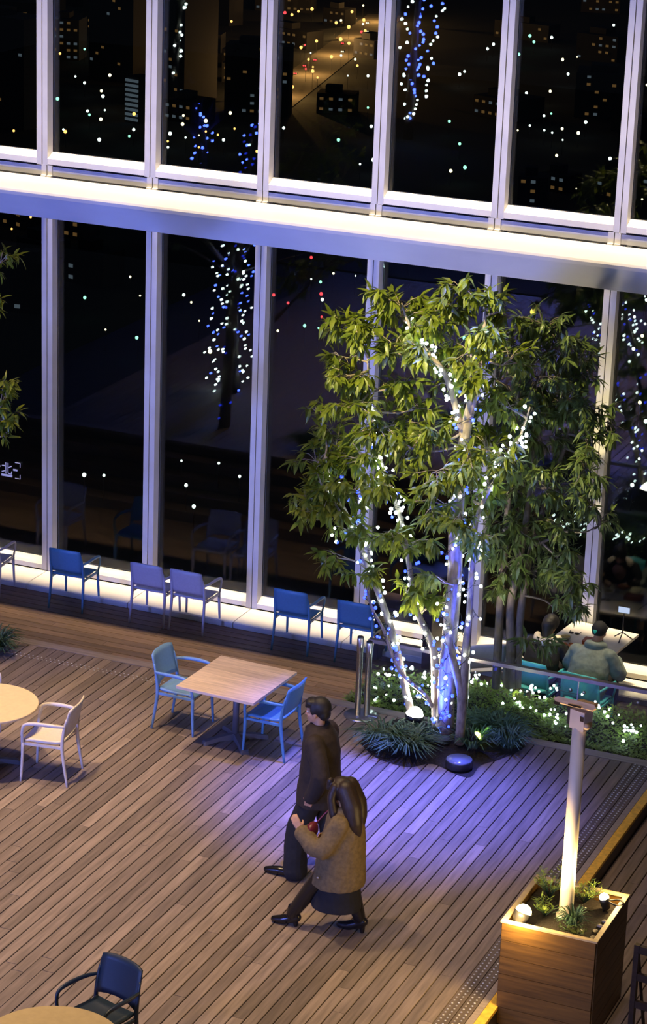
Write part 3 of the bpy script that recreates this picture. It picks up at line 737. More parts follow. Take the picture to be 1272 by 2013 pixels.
def flood(name, label, loc, aim, m_, col, power, ang, r=.06, lensr=None):
    t = thing(name, label, 'floodlight', loc)
    d = (Vector(aim)-Vector(loc)).normalized(); q = d.to_track_quat('Z', 'Y')
    h = MB().lathe([(r*.55, -.10), (r*.8, -.09), (r, -.02), (r*1.05, .02), (r*1.0, .02), (r*.9, .0), (.001, -.005)], 20).obj('housing', M['black'], t, d*0+Vector((0, 0, .12)))
    h.rotation_mode = 'QUATERNION'; h.rotation_quaternion = q
    MB().ball((0, 0, .02), (r*.92, r*.92, r*.8), 16, 8).obj('lens', m_, h)
    MB().tube([(0, 0, .0), (0, 0, .10)], .010, 8).obj('spike', M['black'], t)
    if power: spot('flood_lamp', Vector(loc)+Vector((0, 0, .12))+d*(r+.03), Vector(loc)+d*5, power, col, ang, .7, .04)
    return t
p = onz(815, 1400, .26); flood('floodlight', 'round white floodlight shining beside the leaning trunk', (p.x, p.y, .10), (7.3, -4.25, 3.2), M['lamp_white'], (1, .88, .66), 520, 120, .10)
p = onz(935, 1452, .1); flood('spotlight', 'yellow green spotlight among the grass right of the trunk', (p.x, p.y, .0), (p.x+.5, p.y+.3, .5), M['lamp_green'], (.75, 1, .12), 12, 80, .05)

# ---- hedge bed behind the balustrade, with white lights
hb = thing('hedge', 'low green hedge behind the glass balustrade with white lights', 'hedge', (7.7, -3.2, 0))
hx0, hx1, hy0, hy1 = 5.86, 11.2, -3.80, -2.70
b = MB().box(hx0-7.7, hx1-7.7, hy0+3.2+.10, hy1+3.2-.04, WALK, -.06); b.obj('soil_bed', M['soil'], hb)
b = MB(); rh = random.Random(5)
for k in range(15000):
    x = rh.uniform(hx0, hx1); v = rh.random(); y = hy0+.02+(hy1-hy0)*v
    top = -.03+.06*min(1, v*3.0)+.04*math.sin(x*3.1+y*5)+.03*math.sin(x*9-y*4)
    if x < hx0+.25: top -= (hx0+.25-x)*.5
    z = top-abs(rh.gauss(0, .05)); a = rh.uniform(0, 6.28); L = rh.uniform(.035, .075); w_ = L*.2
    d = Vector((math.cos(a), math.sin(a), rh.uniform(-.1, .9))).normalized(); nr = d.cross(Vector((0, 0, 1))).normalized(); p = Vector((x-7.7, y+3.2, z))
    b.add([p, p+d*L*.5+nr*w_, p+d*L, p+d*L*.5-nr*w_], [(0, 1, 2, 3)])
for k in range(5200):                                   # faces toward the walkway and the left end
    e = rh.random()
    if e < .3: x, y = hx0+rh.uniform(-.04, .08), rh.uniform(hy0, hy1)
    elif e < .55: x, y = rh.uniform(hx0, hx1), hy0+.03+rh.uniform(-.01, .06)
    else: x, y = rh.uniform(hx0, hx1), hy1+rh.uniform(-.06, .05)
    lo = -.02 if .3 <= e < .55 else WALK+.02
    z = rh.uniform(lo, .02); a = rh.uniform(0, 6.28); L = rh.uniform(.04, .08); w_ = L*.2
    d = Vector((math.cos(a), math.sin(a), rh.uniform(-.6, .7))).normalized(); nr = d.cross(Vector((0, 0, 1))).normalized(); p = Vector((x-7.7, y+3.2, z))
    b.add([p, p+d*L*.5+nr*w_, p+d*L, p+d*L*.5-nr*w_], [(0, 1, 2, 3)])
tag(b.obj('hedge_leaves', M['hedge'], hb), None, None, None, 'stuff')
GH = 'white light strings on the hedge'
def hedge_string(pts, n_, label):
    path = [onz(x, y, .03) for x, y in pts]; sp = smooth_path(path, 8)
    t = thing('string_lights', label, 'string lights', path[0], 0, GH); w_ = []
    for k in range(n_):
        f = k/(n_-1)*(len(sp)-1.001); i = int(f); q = sp[i].lerp(sp[i+1], f-i)
        q = q+Vector((rh.gauss(0, .09), rh.gauss(0, .09), rh.uniform(-.01, .06))); w_.append(q+Vector((0, 0, -.015)))
        link('bulb', bulb_mesh('white'), t, q-path[0], None, rh.uniform(.5, 1.05))
    o = MB().tube(w_, .0035, 4).obj('wire', M['wire'], t); o.matrix_local = Matrix.Translation(-path[0])
hedge_string([(735, 1372), (760, 1330), (800, 1320), (835, 1318), (850, 1340), (820, 1365), (790, 1340)], 32, 'white light string on the hedge left of the trunks')
hedge_string([(925, 1340), (950, 1345), (985, 1350), (1020, 1358), (1060, 1352), (1090, 1368)], 28, 'white light string along the back of the hedge behind the rail')
hedge_string([(1000, 1378), (1020, 1395), (1070, 1385), (1080, 1410), (1100, 1400), (1095, 1425), (1120, 1412)], 26, 'white light string in the middle of the hedge left of the pole')
hedge_string([(1165, 1395), (1200, 1400), (1225, 1425), (1240, 1445), (1262, 1440), (1205, 1452)], 22, 'white light string on the hedge at the right edge')

# ---- second tree, rooted in the hedge bed
T2Y = -3.15
tr2 = thing('tree.001', 'darker unlit tree with slender stems rooted in the hedge behind the rail', 'tree', (7.75, T2Y, -.05))
Q1 = limb_px([(975, 1352, 0), (980, 1250, 0), (985, 1165, 0), (992, 1080, .05), (1000, 980, .1), (1010, 880, .1), (1020, 760, .1)], T2Y)
Q2 = limb_px([(1003, 1352, .05), (1004, 1260, .05), (1004, 1190, .05), (1018, 1120, 0), (1035, 1020, 0), (1048, 920, 0), (1058, 800, 0), (1075, 700, 0), (1090, 640, 0)], T2Y)
Q3 = limb_px([(1016, 1350, .12), (1020, 1250, .12), (1028, 1170, .12), (1045, 1080, .15), (1075, 980, .2), (1110, 880, .2), (1135, 780, .2)], T2Y)
Q4 = limb_px([(1040, 1078, .1), (1075, 1062, .1), (1108, 1045, .1), (1150, 1046, .1), (1180, 1030, .1)], T2Y)
Q5 = limb_px([(1012, 1300, 0), (1035, 1270, -.1), (1060, 1262, -.2)], T2Y)
Q6 = limb_px([(1028, 1170, .1), (1070, 1180, .1), (1100, 1202, .1), (1125, 1200, .1)], T2Y)
limbs2 = []
for P_, R_ in ((Q1, [.05, .046, .044, .04, .034, .026, .012]), (Q2, [.055, .05, .046, .04, .036, .03, .025, .018, .008]), (Q3, [.05, .046, .042, .036, .028, .02, .008]), (Q4, [.02, .016, .012, .009, .005]), (Q5, [.012, .008, .005]), (Q6, [.013, .01, .008, .005])):
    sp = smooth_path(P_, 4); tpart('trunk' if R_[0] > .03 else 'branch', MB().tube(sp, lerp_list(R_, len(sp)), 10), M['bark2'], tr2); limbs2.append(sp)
blobs2 = [(1060, 640, 58, 44), (1110, 680, 52, 48), (1140, 720, 42, 52), (1060, 740, 56, 50), (1100, 790, 56, 48), (1145, 810, 40, 50), (1060, 850, 56, 46), (1115, 880, 52, 46), (1150, 920, 38, 46), (1020, 940, 50, 44), (1075, 960, 54, 44),
          (1160, 975, 34, 44), (1182, 1015, 24, 36), (1000, 1040, 50, 40), (1050, 1050, 48, 40), (990, 1110, 50, 38), (1045, 1125, 56, 42), (1105, 1110, 46, 40), (1130, 1150, 36, 30), (1110, 1195, 42, 28), (1055, 1262, 42, 22), (1020, 1000, 40, 40), (1195, 830, 18, 50), (1165, 870, 26, 34),
          (1000, 760, 36, 36), (1030, 690, 40, 36), (985, 1150, 40, 24), (1015, 820, 40, 36), (1090, 1030, 44, 30), (985, 700, 30, 30)]
rr2 = random.Random(29)
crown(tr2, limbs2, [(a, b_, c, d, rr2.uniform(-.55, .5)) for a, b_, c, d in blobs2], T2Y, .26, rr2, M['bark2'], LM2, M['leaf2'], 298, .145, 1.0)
# ---- tree just outside the left edge: only branch ends reach into the frame
T3Y = -4.9
tr3 = thing('tree.002', 'leafy tree at the left edge with only its branch tips showing', 'tree', (.15, T3Y, 0))
Lm = [Vector((.15, T3Y, 0)), Vector((.2, T3Y, 1.2)), Vector((.3, T3Y, 2.4)), Vector((.45, T3Y+.1, 3.6)), Vector((.5, T3Y, 4.6))]
Lb = limb_px([(-170, 1010, .2), (-110, 940, .15), (-40, 860, .1)], T3Y); Lc = limb_px([(-170, 800, .2), (-90, 700, .2), (-30, 640, .1)], T3Y); Ld = limb_px([(-150, 640, .2), (-80, 560, .2), (-20, 520, .2)], T3Y)
limbs3 = []
for P_, R_ in ((Lm, [.09, .075, .06, .04, .015]), (Lb, [.03, .02, .008]), (Lc, [.03, .02, .008]), (Ld, [.03, .02, .008])):
    sp = smooth_path(P_, 4); tpart('trunk' if R_[0] > .05 else 'branch', MB().tube(sp, lerp_list(R_, len(sp)), 10), M['bark'], tr3); limbs3.append(sp)
rr3 = random.Random(41)
crown(tr3, limbs3, [(4, 512, 30, 26, .1), (-6, 600, 22, 34, .1), (12, 770, 26, 26, 0), (6, 815, 34, 26, .0), (14, 850, 24, 22, .0), (-50, 560, 40, 40, .2), (-60, 700, 40, 50, 0), (-60, 830, 40, 50, 0), (-120, 620, 40, 60, .1), (-120, 900, 40, 50, 0), (-90, 480, 50, 40, 0)],
      T3Y, .2, rr3, M['bark'], LM1, M['leaf'], 240, .125, 1.1)
light_string(limbs3[0], lerp_list([.09, .02], len(limbs3[0])), .075, 12, ['white', 'blue'], 'white and blue string lights on the trunk outside the left edge', 'string lights on trees outside the picture', rs, .05)
p = onz(-8, 1278, .04); grass_clump('green grass clump at the left edge of the deck', (p.x-.02, p.y, .0), .2, 200, .22, rg, GG, .33)

# ================================================================== POST PLANTER, DARK CHAIR
pl = thing('planter_box', 'square wooden planter box with warm floodlights on the lower deck', 'planter', (10.065, -9.0, LOW))
PW, PD, PH = .415, .47, .97
for k in range(6):
    z0 = .01+k*PH/6; z1 = (k+1)*PH/6+.006
    for s in (-1, 1):
        MB().box(-PW, PW, s*PD-.012, s*PD+.012, z0, z1).obj('side_plank', M['plank_planter'], pl)
        MB().box(s*PW-.012, s*PW+.012, -PD+.013, PD-.013, z0, z1).obj('side_plank', M['plank_planter'], pl)
for (a, b_, c, d) in ((-PW-.014, PW+.014, -PD-.014, -PD+.03), (-PW-.014, PW+.014, PD-.03, PD+.014), (-PW-.014, -PW+.03, -PD+.031, PD-.031), (PW-.03, PW+.014, -PD+.031, PD-.031)):
    MB().box(a, b_, c, d, PH+.007, PH+.024).obj('rim', M['planter_rim'], pl)
b = MB(); G_ = 10; P = []
for i in range(G_+1):
    P.append([(-PW+.03+(2*PW-.06)*i/G_, -PD+.03+(2*PD-.06)*j/G_, PH-.07+rnd.uniform(-.015, .015)) for j in range(G_+1)])
b.grid(P).obj('soil', M['soil'], pl)
PZ = LOW+PH-.07
rp = random.Random(9)
def sprig(label, x, y, n_, h, spread, mtl, name='planter_plant', loose=True):
    t = thing(name, label, 'plant', (x, y, PZ), 0, 'plants in the planter box'); b = MB(); tw = MB()
    for k in range(n_):
        a = rp.uniform(0, 6.28); e = rp.uniform(.1, spread); q = Vector((math.cos(a)*e, math.sin(a)*e, h*rp.uniform(.6, 1.1)))
        tw.tube([(0, 0, 0), q*.5+Vector((0, 0, h*.1)), q], [.004, .003, .002], 5)
        for j in range(9):
            f = .3+.7*j/8; p = q*f+Vector((0, 0, h*.1*math.sin(f*PI))); a2 = rp.uniform(0, 6.28); L = rp.uniform(.035, .06); w_ = L*.16
            d = Vector((math.cos(a2), math.sin(a2), rp.uniform(.2, .9))).normalized(); nr = d.cross(Vector((0, 0, 1))).normalized()
            b.add([p, p+d*L*.5+nr*w_, p+d*L, p+d*L*.5-nr*w_], [(0, 1, 2, 3)])
    tw.obj('stems', M['grass'], t); tag(b.obj('leaves', mtl, t), None, None, None, 'stuff'); t.children[0]['kind'] = 'stuff'
sprig('tall feathery plant at the far left corner of the planter', 9.83, -8.72, 20, .26, .15, M['hedge'])
sprig('bushy feathery plant behind the pole in the planter', 10.13, -8.67, 22, .17, .17, M['hedge'])
sprig('low plant between the left floodlight and the pole', 9.90, -9.06, 16, .13, .13, M['hedge'])
sprig('small plant at the front corner of the planter', 10.22, -9.26, 12, .07, .12, M['leaf2'])
for k, (x, y) in enumerate(((10.18, -9.16), )):
    t = grass_clump('tuft of bright grass in front of the pole in the planter', (x, y, PZ), .10, 70, .13, rp, None, .16)
for k, (x, y) in enumerate(((10.42, -8.95), (10.41, -9.05), (10.40, -9.15), (10.42, -9.27))):
    b = MB().ball((0, 0, 0), (.025+.006*(k % 2), .022, .016), 8, 5)
    tag(b.obj('pebble', M['stone'], None, (x-.02, y, PZ+.015)), 'pale pebble along the right rim of the planter', 'pebble', 'pebbles along the planter rim')
po = thing('signpost', 'cream round pole with a beige box and wooden arrow boards on top', 'signpost', (10.06, -8.98, PZ))
ZT = 2.50-PZ
MB().lathe([(.062, 0), (.060, ZT)], 28).obj('pole', M['pole'], po)
MB().lathe([(.085, 0), (.085, .02), (.064, .03)], 28).obj('collar', M['pole'], po)
bx = MB().box(-.075, .075, -.06, .06, 0, .17).obj('box', M['ibox'], po, (.01, 0, ZT)); bx.rotation_euler = (0, 0, -.35)
MB().box(-.115, -.078, -.045, .045, .02, .17).obj('side_unit', M['black'], bx)
MB().box(.035, .072, -.064, -.061, .09, .135).obj('badge', M['darkwood'], bx)
MB().lathe([(.022, 0), (.026, .02), (.022, .04), (.001, .045)], 12).obj('knob', M['signwood'], bx, (.09, -.04, .03))
ab = MB().prism([(-.20, .008), (-.235, .035), (-.20, .062), (.13, .062), (.155, .035), (.13, .008)], -.075, -.05).obj('arrow_board', M['signwood'], po, (0, -.02, ZT+.155))
ab.rotation_euler = (-.75, 0, -.12)
ab.data.transform(Matrix.Identity(4))
me = ab.data
for v in me.vertices: v.co = Vector((v.co.y, v.co.x, v.co.z))
me.flip_normals()
a2 = MB().box(-.06, .10, -.045, .045, 0, .03).obj('top_board', M['signwood'], po, (.02, .05, ZT+.195)); a2.rotation_euler = (-.2, 0, -.15)
k = MB().box(-.07, .05, -.011, -.008, -.008, .008).obj('board_mark', M['darkwood'], po, (-.02, -.075, ZT+.215)); k.rotation_euler = (-.75, 0, -.12)
tip = MB().box(-.03, .02, -.011, -.007, -.012, .012).obj('board_tip', M['darkwood'], po, (-.19, -.05, ZT+.20)); tip.rotation_euler = (-.75, 0, -.12)
flood('floodlight', 'bright warm floodlight at the left corner of the planter box', (9.79, -9.36, PZ+.02), (10.06, -8.98, 1.9), M['lamp_warm'], (1, .66, .24), 150, 130, .075)
flood('floodlight', 'warm floodlight at the right rim of the planter box', (10.33, -8.75, PZ), (10.07, -8.97, 2.0), M['lamp_warm'], (1, .66, .24), 70, 130, .045)
for x, y, e in ((9.80, -9.56, 60), (10.40, -8.66, 14)):          # added point lights by the rims, brightening the planter face
    L = bpy.data.lights.new('rim_fill', 'POINT'); L.energy = e; L.color = (1, .66, .24); L.shadow_soft_size = .05
    o = bpy.data.objects.new('rim_fill', L); COL.objects.link(o); o.location = (x, y, PZ+.22)
cb = thing('cable_loop', 'black cable loop on the planter rim beside the right floodlight', 'cable', (10.42, -8.72, PZ+.10))
MB().tube([(.07*math.cos(a), .05*math.sin(a), .0+.01*math.sin(2*a)) for a in [i*PI/8 for i in range(17)]], .008, 6).obj('cable', M['wire'], cb)
dk = thing('wooden_rack', 'dark wooden ladder-like rack cut off at the lower right corner', 'rack', (10.99, -9.27, LOW), -.12)
for q in (-1, 1):
    MB().box(q*.21-.022, q*.21+.022, -.024, .024, 0, .93).obj('post', M['darkwood'], dk)
    MB().tube([(q*.21, .02, .86), (q*.21, .30, .012)], .016, 6).obj('rear_leg', M['darkwood'], dk)
for z0, z1 in ((.855, .925), (.60, .665), (.34, .405), (.09, .15)):
    MB().box(-.187, .187, -.018, .018, z0, z1).obj('rail', M['darkwood'], dk)

# ================================================================== PEOPLE
def fuse(b, name, m_, parent, voxel, smooth=3, noise=0, keep=None):
    me = b.mesh('tmp'); o = bpy.data.objects.new('tmp', me); COL.objects.link(o)
    md = o.modifiers.new('r', 'REMESH'); md.mode = 'VOXEL'; md.voxel_size = voxel
    if noise:
        tx = bpy.data.textures.new('folds', 'CLOUDS'); tx.noise_scale = .13
        dm = o.modifiers.new('d', 'DISPLACE'); dm.texture = tx; dm.strength = noise; dm.mid_level = .5
    sm = o.modifiers.new('s', 'SMOOTH'); sm.iterations = smooth; sm.factor = .5
    dg = bpy.context.evaluated_depsgraph_get(); me2 = bpy.data.meshes.new_from_object(o.evaluated_get(dg))
    bpy.data.objects.remove(o); bpy.data.meshes.remove(me)
    me2.name = name; me2.materials.clear(); me2.materials.append(m_)
    me2.polygons.foreach_set('use_smooth', [True]*len(me2.polygons))
    return link(name, me2, parent)
def capsule(b, pts, rad, flat=1.0, seg=14):
    sp = smooth_path(pts, 4); rr_ = lerp_list(rad, len(sp)); b.tube(sp, rr_, seg, True, flat)
    for i in (0, -1): b.ball(sp[i], rr_[i], 12, 8)
def loft(b, rings, seg=28):
    """rings: (center, rx, ry) ellipses in horizontal planes"""
    vs = []; fs = []; n_ = len(rings)
    for c, rx, ry in rings:
        for k in range(seg):
            a = 2*PI*k/seg; vs.append((c[0]+rx*math.cos(a), c[1]+ry*math.sin(a), c[2]))
    for i in range(n_-1):
        for k in range(seg): fs.append((i*seg+k, i*seg+(k+1) % seg, (i+1)*seg+(k+1) % seg, (i+1)*seg+k))
    fs += [tuple(range(seg))[::-1], tuple((n_-1)*seg+k for k in range(seg))]
    if rings[0][0][2] > rings[-1][0][2]: fs = [f[::-1] for f in fs]
    b.add(vs, fs, True)
def head(b, c, f, h):
    """head of height h centred at c, facing unit vector f (horizontal-ish)"""
    f = Vector(f).normalized(); sd = Vector((0, 0, 1)).cross(f).normalized(); up = f.cross(sd)
    R_ = Matrix((f, sd, up)).transposed(); c = Vector(c); k = h/.23
    def B(x, y, z, r): b.ball(c+R_ @ Vector((x*k, y*k, z*k)), tuple(q*k for q in r), 16, 12, R_)
    B(-.012, 0, .028, (.094, .076, .088)); B(.018, 0, -.035, (.068, .062, .075)); B(.045, 0, -.088, (.036, .034, .026))
    B(.085, 0, -.018, (.020, .013, .026)); B(.093, 0, -.032, (.016, .017, .010)); B(.072, 0, .022, (.018, .05, .012))
    B(.074, 0, -.060, (.016, .025, .006)); B(.071, 0, -.071, (.016, .022, .007))
    for s in (-1, 1):
        B(-.005, s*.075, -.015, (.019, .010, .032)); B(.055, s*.037, -.03, (.024, .022, .022))
    return R_, k
def eyes(parent, c, R_, k):
    for s in (-1, 1):
        e = MB().ball((0, 0, 0), .0115*k, 10, 8).obj('eye', M['paper'], parent, Vector(c)+R_ @ Vector((.073*k, s*.032*k, .003*k)))
        MB().ball(R_ @ Vector((.007*k, 0, 0)), .007*k, 8, 6).obj('iris', M['black'], e)
def hand(b, wrist, fdir, palm_n, side, curl=.5, k=1.0):
    """palm, four fingers of unequal length with two bends, and a thumb from the side of the palm"""
    f = Vector(fdir).normalized(); n_ = Vector(palm_n); n_ = (n_-f*n_.dot(f)).normalized(); s_ = f.cross(n_)*side; w_ = Vector(wrist)
    for i in range(4):
        o_ = (i-1.5)*.020*k; capsule(b, [w_+s_*o_*.6+f*.01, w_+s_*o_+f*.085*k], [.014*k, .012*k])
        L = (.068, .078, .073, .055)[i]*k; p = w_+s_*o_+f*.085*k; d = f.copy(); pts = [p]
        for j in range(3):
            a = curl*(.5+.5*j); d = (d*math.cos(a)+n_*math.sin(a)).normalized(); p = p+d*L*(.45, .32, .23)[j]; pts.append(p)
        capsule(b, pts, [.0100*k, .0092*k, .0085*k, .0075*k])
    t0 = w_-s_*.022*k+f*.02*k
    capsule(b, [t0, t0-s_*.030*k+f*.022*k+n_*.012*k, t0-s_*.038*k+f*.050*k+n_*.025*k], [.014*k, .0115*k, .009*k])
def shoe(b, ankle, toe, w_=.045, heel=0):
    a = Vector(ankle); t = Vector(toe); d = (t-a); d.z = 0; L = d.length; d.normalize()
    g = Vector((a.x, a.y, 0))
    z0 = a.z-.09
    capsule(b, [g-d*.045+Vector((0, 0, z0+.04+heel*.4)), g+d*L*.45+Vector((0, 0, .045)), g+d*(L-.02)+Vector((0, 0, .032+t.z))], [.042, .046, .030])
    b.box(-.05, .05, -.05, .05, 0, .001) if False else None
    capsule(b, [a+Vector((0, 0, .05)), a-Vector((0, 0, .03))], [.048, .046])
def person(label, origin, rz=0):
    return thing('person', label, 'person', origin, rz)
def body_of(t, joints, hd, facing, hands):
    b = MB(); J = {k: Vector(v) for k, v in joints.items()}
    R_, k = head(b, hd[0], facing, hd[1])
    hc = Vector(hd[0]); capsule(b, [J['neck'], (J['neck']+hc)/2-Vector(facing)*.015, hc-Vector(facing)*.02+Vector((0, 0, -.04))], [.062, .052, .052])
    tx = J['sl']-J['sr']; tx.normalize()
    dz = Vector((0, 0, .045)); capsule(b, [J['sl']*.9+J['sr']*.1-dz, J['neck']-Vector((0, 0, .07)), J['sr']*.9+J['sl']*.1-dz], [.042, .06, .042])
    capsule(b, [J['neck']-Vector((0, 0, .08)), J['waist'], J['pelvis']], [.10, .10, .115])
    capsule(b, [J['hl'], J['pelvis'], J['hr']], [.075, .09, .075])
    for q in 'lr':
        capsule(b, [J['s'+q]-dz*.8, J['e'+q]], [.040, .038]); capsule(b, [J['e'+q], J['w'+q]], [.042, .028])
        capsule(b, [J['h'+q], J['k'+q]], [.072, .052]); capsule(b, [J['k'+q], J['a'+q]], [.05, .036])
    for args in hands: hand(b, *args)
    o = fuse(b, 'body', M['skin'], t, .0075, 2)
    eyes(t, hd[0], R_, k)
    return o
# ---- walking man (faces -X)
mp = person('man in a dark brown coat and black trousers walking left with a pale bag', (7.27, -7.95, 0))
mJ = dict(neck=(.0, 0, 1.53), sl=(.03, -.19, 1.48), sr=(.02, .19, 1.48), waist=(.02, 0, 1.15), pelvis=(.02, 0, .95), hl=(.0, -.10, .92), hr=(.04, .10, .92),
          el=(.13, -.27, 1.20), wl=(.04, -.25, .95), er=(-.02, .27, 1.18), wr=(-.17, .24, .90), kl=(-.16, -.10, .50), al=(-.17, -.10, .10), kr=(.10, .10, .50), ar=(.33, .10, .13))
body_of(mp, mJ, ((-.03, 0, 1.70), .235), (-1, -.12, -.03), [((.04, -.25, .95), (-.25, .1, -1), (0, 1, 0), 1, .4), ((-.17, .24, .90), (-.35, -.1, -.9), (0, -1, 0), -1, .95)])
b = MB(); hc = Vector((-.02, 0, 1.74))
b.ball(hc+Vector((.028, 0, .012)), (.108, .092, .100), 20, 14); b.ball(hc+Vector((-.055, -.01, .050)), (.060, .080, .045), 16, 10); b.ball(hc+Vector((.075, 0, -.05)), (.055, .075, .07), 16, 10)
b.ball(hc+Vector((-.085, -.02, .02)), (.028, .06, .028), 12, 8); b.ball(hc+Vector((-.01, -.07, -.01)), (.04, .022, .05), 12, 8); b.ball(hc+Vector((-.01, .07, -.01)), (.04, .022, .05), 12, 8)
fuse(b, 'hair', M['hair'], mp, .008, 10, .006)
b = MB()
loft(b, [((.03, 0, .80), .215, .245), ((.03, 0, .95), .205, .235), ((.03, 0, 1.15), .185, .225), ((.03, 0, 1.33), .175, .225), ((.02, 0, 1.46), .155, .215), ((.01, 0, 1.535), .12, .155), ((0, 0, 1.58), .085, .085)])
capsule(b, [(.04, -.20, 1.45), (.15, -.29, 1.20), (.06, -.27, .96)], [.095, .088, .075]); capsule(b, [(.02, .20, 1.45), (-.02, .28, 1.18), (-.16, .25, .93)], [.095, .085, .065])
capsule(b, [(-.10, -.04, 1.54), (.0, -.085, 1.56), (.08, -.02, 1.57), (.05, .08, 1.57), (-.08, .05, 1.54)], [.022]*5)
fuse(b, 'coat', M['coat_dk'], mp, .011, 3, .022)
MB().box(-.012, .0, -.008, .008, -.008, .008).obj('button', M['steel'], mp, (-.130, -.03, 1.44))
b = MB()
loft(b, [((.03, 0, .97), .16, .19), ((.02, 0, .85), .165, .19), ((.02, 0, .78), .15, .18)])
capsule(b, [(.0, -.10, .86), (-.14, -.10, .50), (-.15, -.10, .09)], [.115, .110, .118]); capsule(b, [(.04, .10, .86), (.11, .10, .50), (.29, .10, .13)], [.115, .108, .112])
fuse(b, 'trousers', M['blackcl'], mp, .011, 3, .02)
for nm, a_, t_ in (('shoe', (-.19, -.10, .10), (-.46, -.11, .0)), ('shoe', (.33, .10, .14), (.12, .10, .0))):
    b = MB(); shoe(b, a_, t_); fuse(b, nm, M['leather'], mp, .008, 2)
bg = thing('carrier_bag', 'pale translucent carrier bag hanging from the walking man\'s far hand', 'bag', (7.00, -7.72, .22))
b = MB(); loft(b, [((0, 0, 0), .07, .08), ((-.01, 0, .04), .10, .10), ((.0, 0, .2), .09, .09), ((.02, 0, .36), .055, .07), ((.03, 0, .40), .025, .04)])
fuse(b, 'bag_body', M['bagw'], bg, .010, 2, .03)
for s in (-1, 1): MB().tube(smooth_path([(.03, s*.05, .38), (.035, s*.03, .48), (.03, 0, .565)], 4), .006, 6).obj('handle', M['bagw'], bg)
# ---- walking woman (faces -X)
wp = person('long haired woman in an olive coat and black skirt holding up one hand', (7.88, -8.85, 0))
wJ = dict(neck=(.03, 0, 1.24), sl=(.05, -.165, 1.19), sr=(.04, .165, 1.19), waist=(.04, 0, .93), pelvis=(.03, 0, .78), hl=(.02, -.085, .76), hr=(.05, .085, .76),
          el=(-.10, -.25, .92), wl=(-.31, -.19, 1.03), er=(.02, .24, .94), wr=(-.14, .14, .86), kl=(-.20, -.08, .42), al=(-.40, -.08, .12), kr=(.09, .08, .41), ar=(.19, .08, .14))
body_of(wp, wJ, ((-.03, 0, 1.385), .215), (-1, .28, -.06), [((-.31, -.19, 1.03), (-.55, .15, .8), (-.6, .5, .5), 1, .35, .95), ((-.14, .14, .86), (-.8, -.5, .1), (0, -1, 0), -1, .6, .9)])
b = MB(); hc = Vector((-.01, 0, 1.42))
b.ball(hc+Vector((.015, 0, .0)), (.118, .102, .115), 20, 14)
capsule(b, [(.06, -.05, 1.44), (.13, -.07, 1.30), (.17, -.08, 1.15), (.20, -.06, 1.04)], [.085, .088, .075, .03]); capsule(b, [(.06, .05, 1.44), (.13, .06, 1.30), (.16, .06, 1.16), (.18, .04, 1.06)], [.085, .085, .07, .03])
capsule(b, [(-.03, -.085, 1.46), (-.05, -.105, 1.36), (-.02, -.12, 1.22), (.02, -.13, 1.10)], [.040, .042, .042, .02]); capsule(b, [(-.03, .085, 1.46), (-.05, .10, 1.36), (-.02, .11, 1.24)], [.04, .04, .03])
capsule(b, [(-.09, -.055, 1.50), (-.105, -.065, 1.43)], [.03, .02])
fuse(b, 'hair', M['hair_br'], wp, .008, 8, .010)
b = MB()
loft(b, [((.0, 0, .50), .245, .25), ((.01, 0, .60), .235, .25), ((.025, 0, .80), .215, .235), ((.04, 0, 1.0), .19, .215), ((.045, 0, 1.13), .165, .195), ((.04, 0, 1.21), .135, .165), ((.03, 0, 1.27), .08, .085)])
capsule(b, [(.06, -.165, 1.15), (-.07, -.26, .91), (-.27, -.20, 1.00)], [.088, .094, .080]); capsule(b, [(.04, .17, 1.15), (.03, .25, .94), (-.11, .16, .87)], [.085, .085, .07])
capsule(b, [(-.08, -.05, 1.20), (.03, -.09, 1.25), (.11, 0, 1.26), (.04, .08, 1.25), (-.08, .05, 1.20)], [.024]*5)
fuse(b, 'coat', M['coat_ol'], wp, .011, 3, .026)
MB().lathe([(.012, 0), (.014, .004), (.001, .007)], 12).obj('button', M['steel'], wp, (-.10, -.235, .62)).rotation_euler = (PI/2, 0, -.4)
b = MB(); loft(b, [((.03, 0, .62), .17, .17), ((.0, 0, .45), .21, .195), ((-.01, 0, .26), .24, .205)]); fuse(b, 'skirt', M['blackcl'], wp, .011, 2, .018)
for a_, k_, t_ in (((-.40, -.08, .13), (-.21, -.08, .43), (-.60, -.09, .0)), ((.19, .08, .15), (.10, .08, .42), (-.02, .08, .0))):
    b = MB(); capsule(b, [(k_[0]+.10 if k_[0] < 0 else k_[0]-.03, k_[1], .58), k_, a_], [.098, .084, .058]); shoe(b, a_, t_, heel=.03); b2 = Vector(a_)
    b.lathe([(.020, 0), (.028, .07)], 10, (b2.x+.035, b2.y, .0)); fuse(b, 'boot', M['leather'], wp, .008, 2)
sbag = thing('shoulder_bag', 'small burgundy bag with gold clasps held at the woman\'s chest', 'bag', (7.665, -8.98, .965))
b = MB().ball((0, 0, .06), (.05, .09, .075), 16, 10); b.obj('bag_body', M['red'], sbag)
MB().box(-.057, -.045, -.02, .02, .075, .095).obj('clasp', M['gold'], sbag); MB().box(-.03, .0, -.093, -.08, .05, .062).obj('clasp', M['gold'], sbag)
MB().tube(smooth_path([(.02, .05, .11), (.10, .09, .22), (.2, .1, .30)], 4), .009, 6).obj('strap', M['red'], sbag)
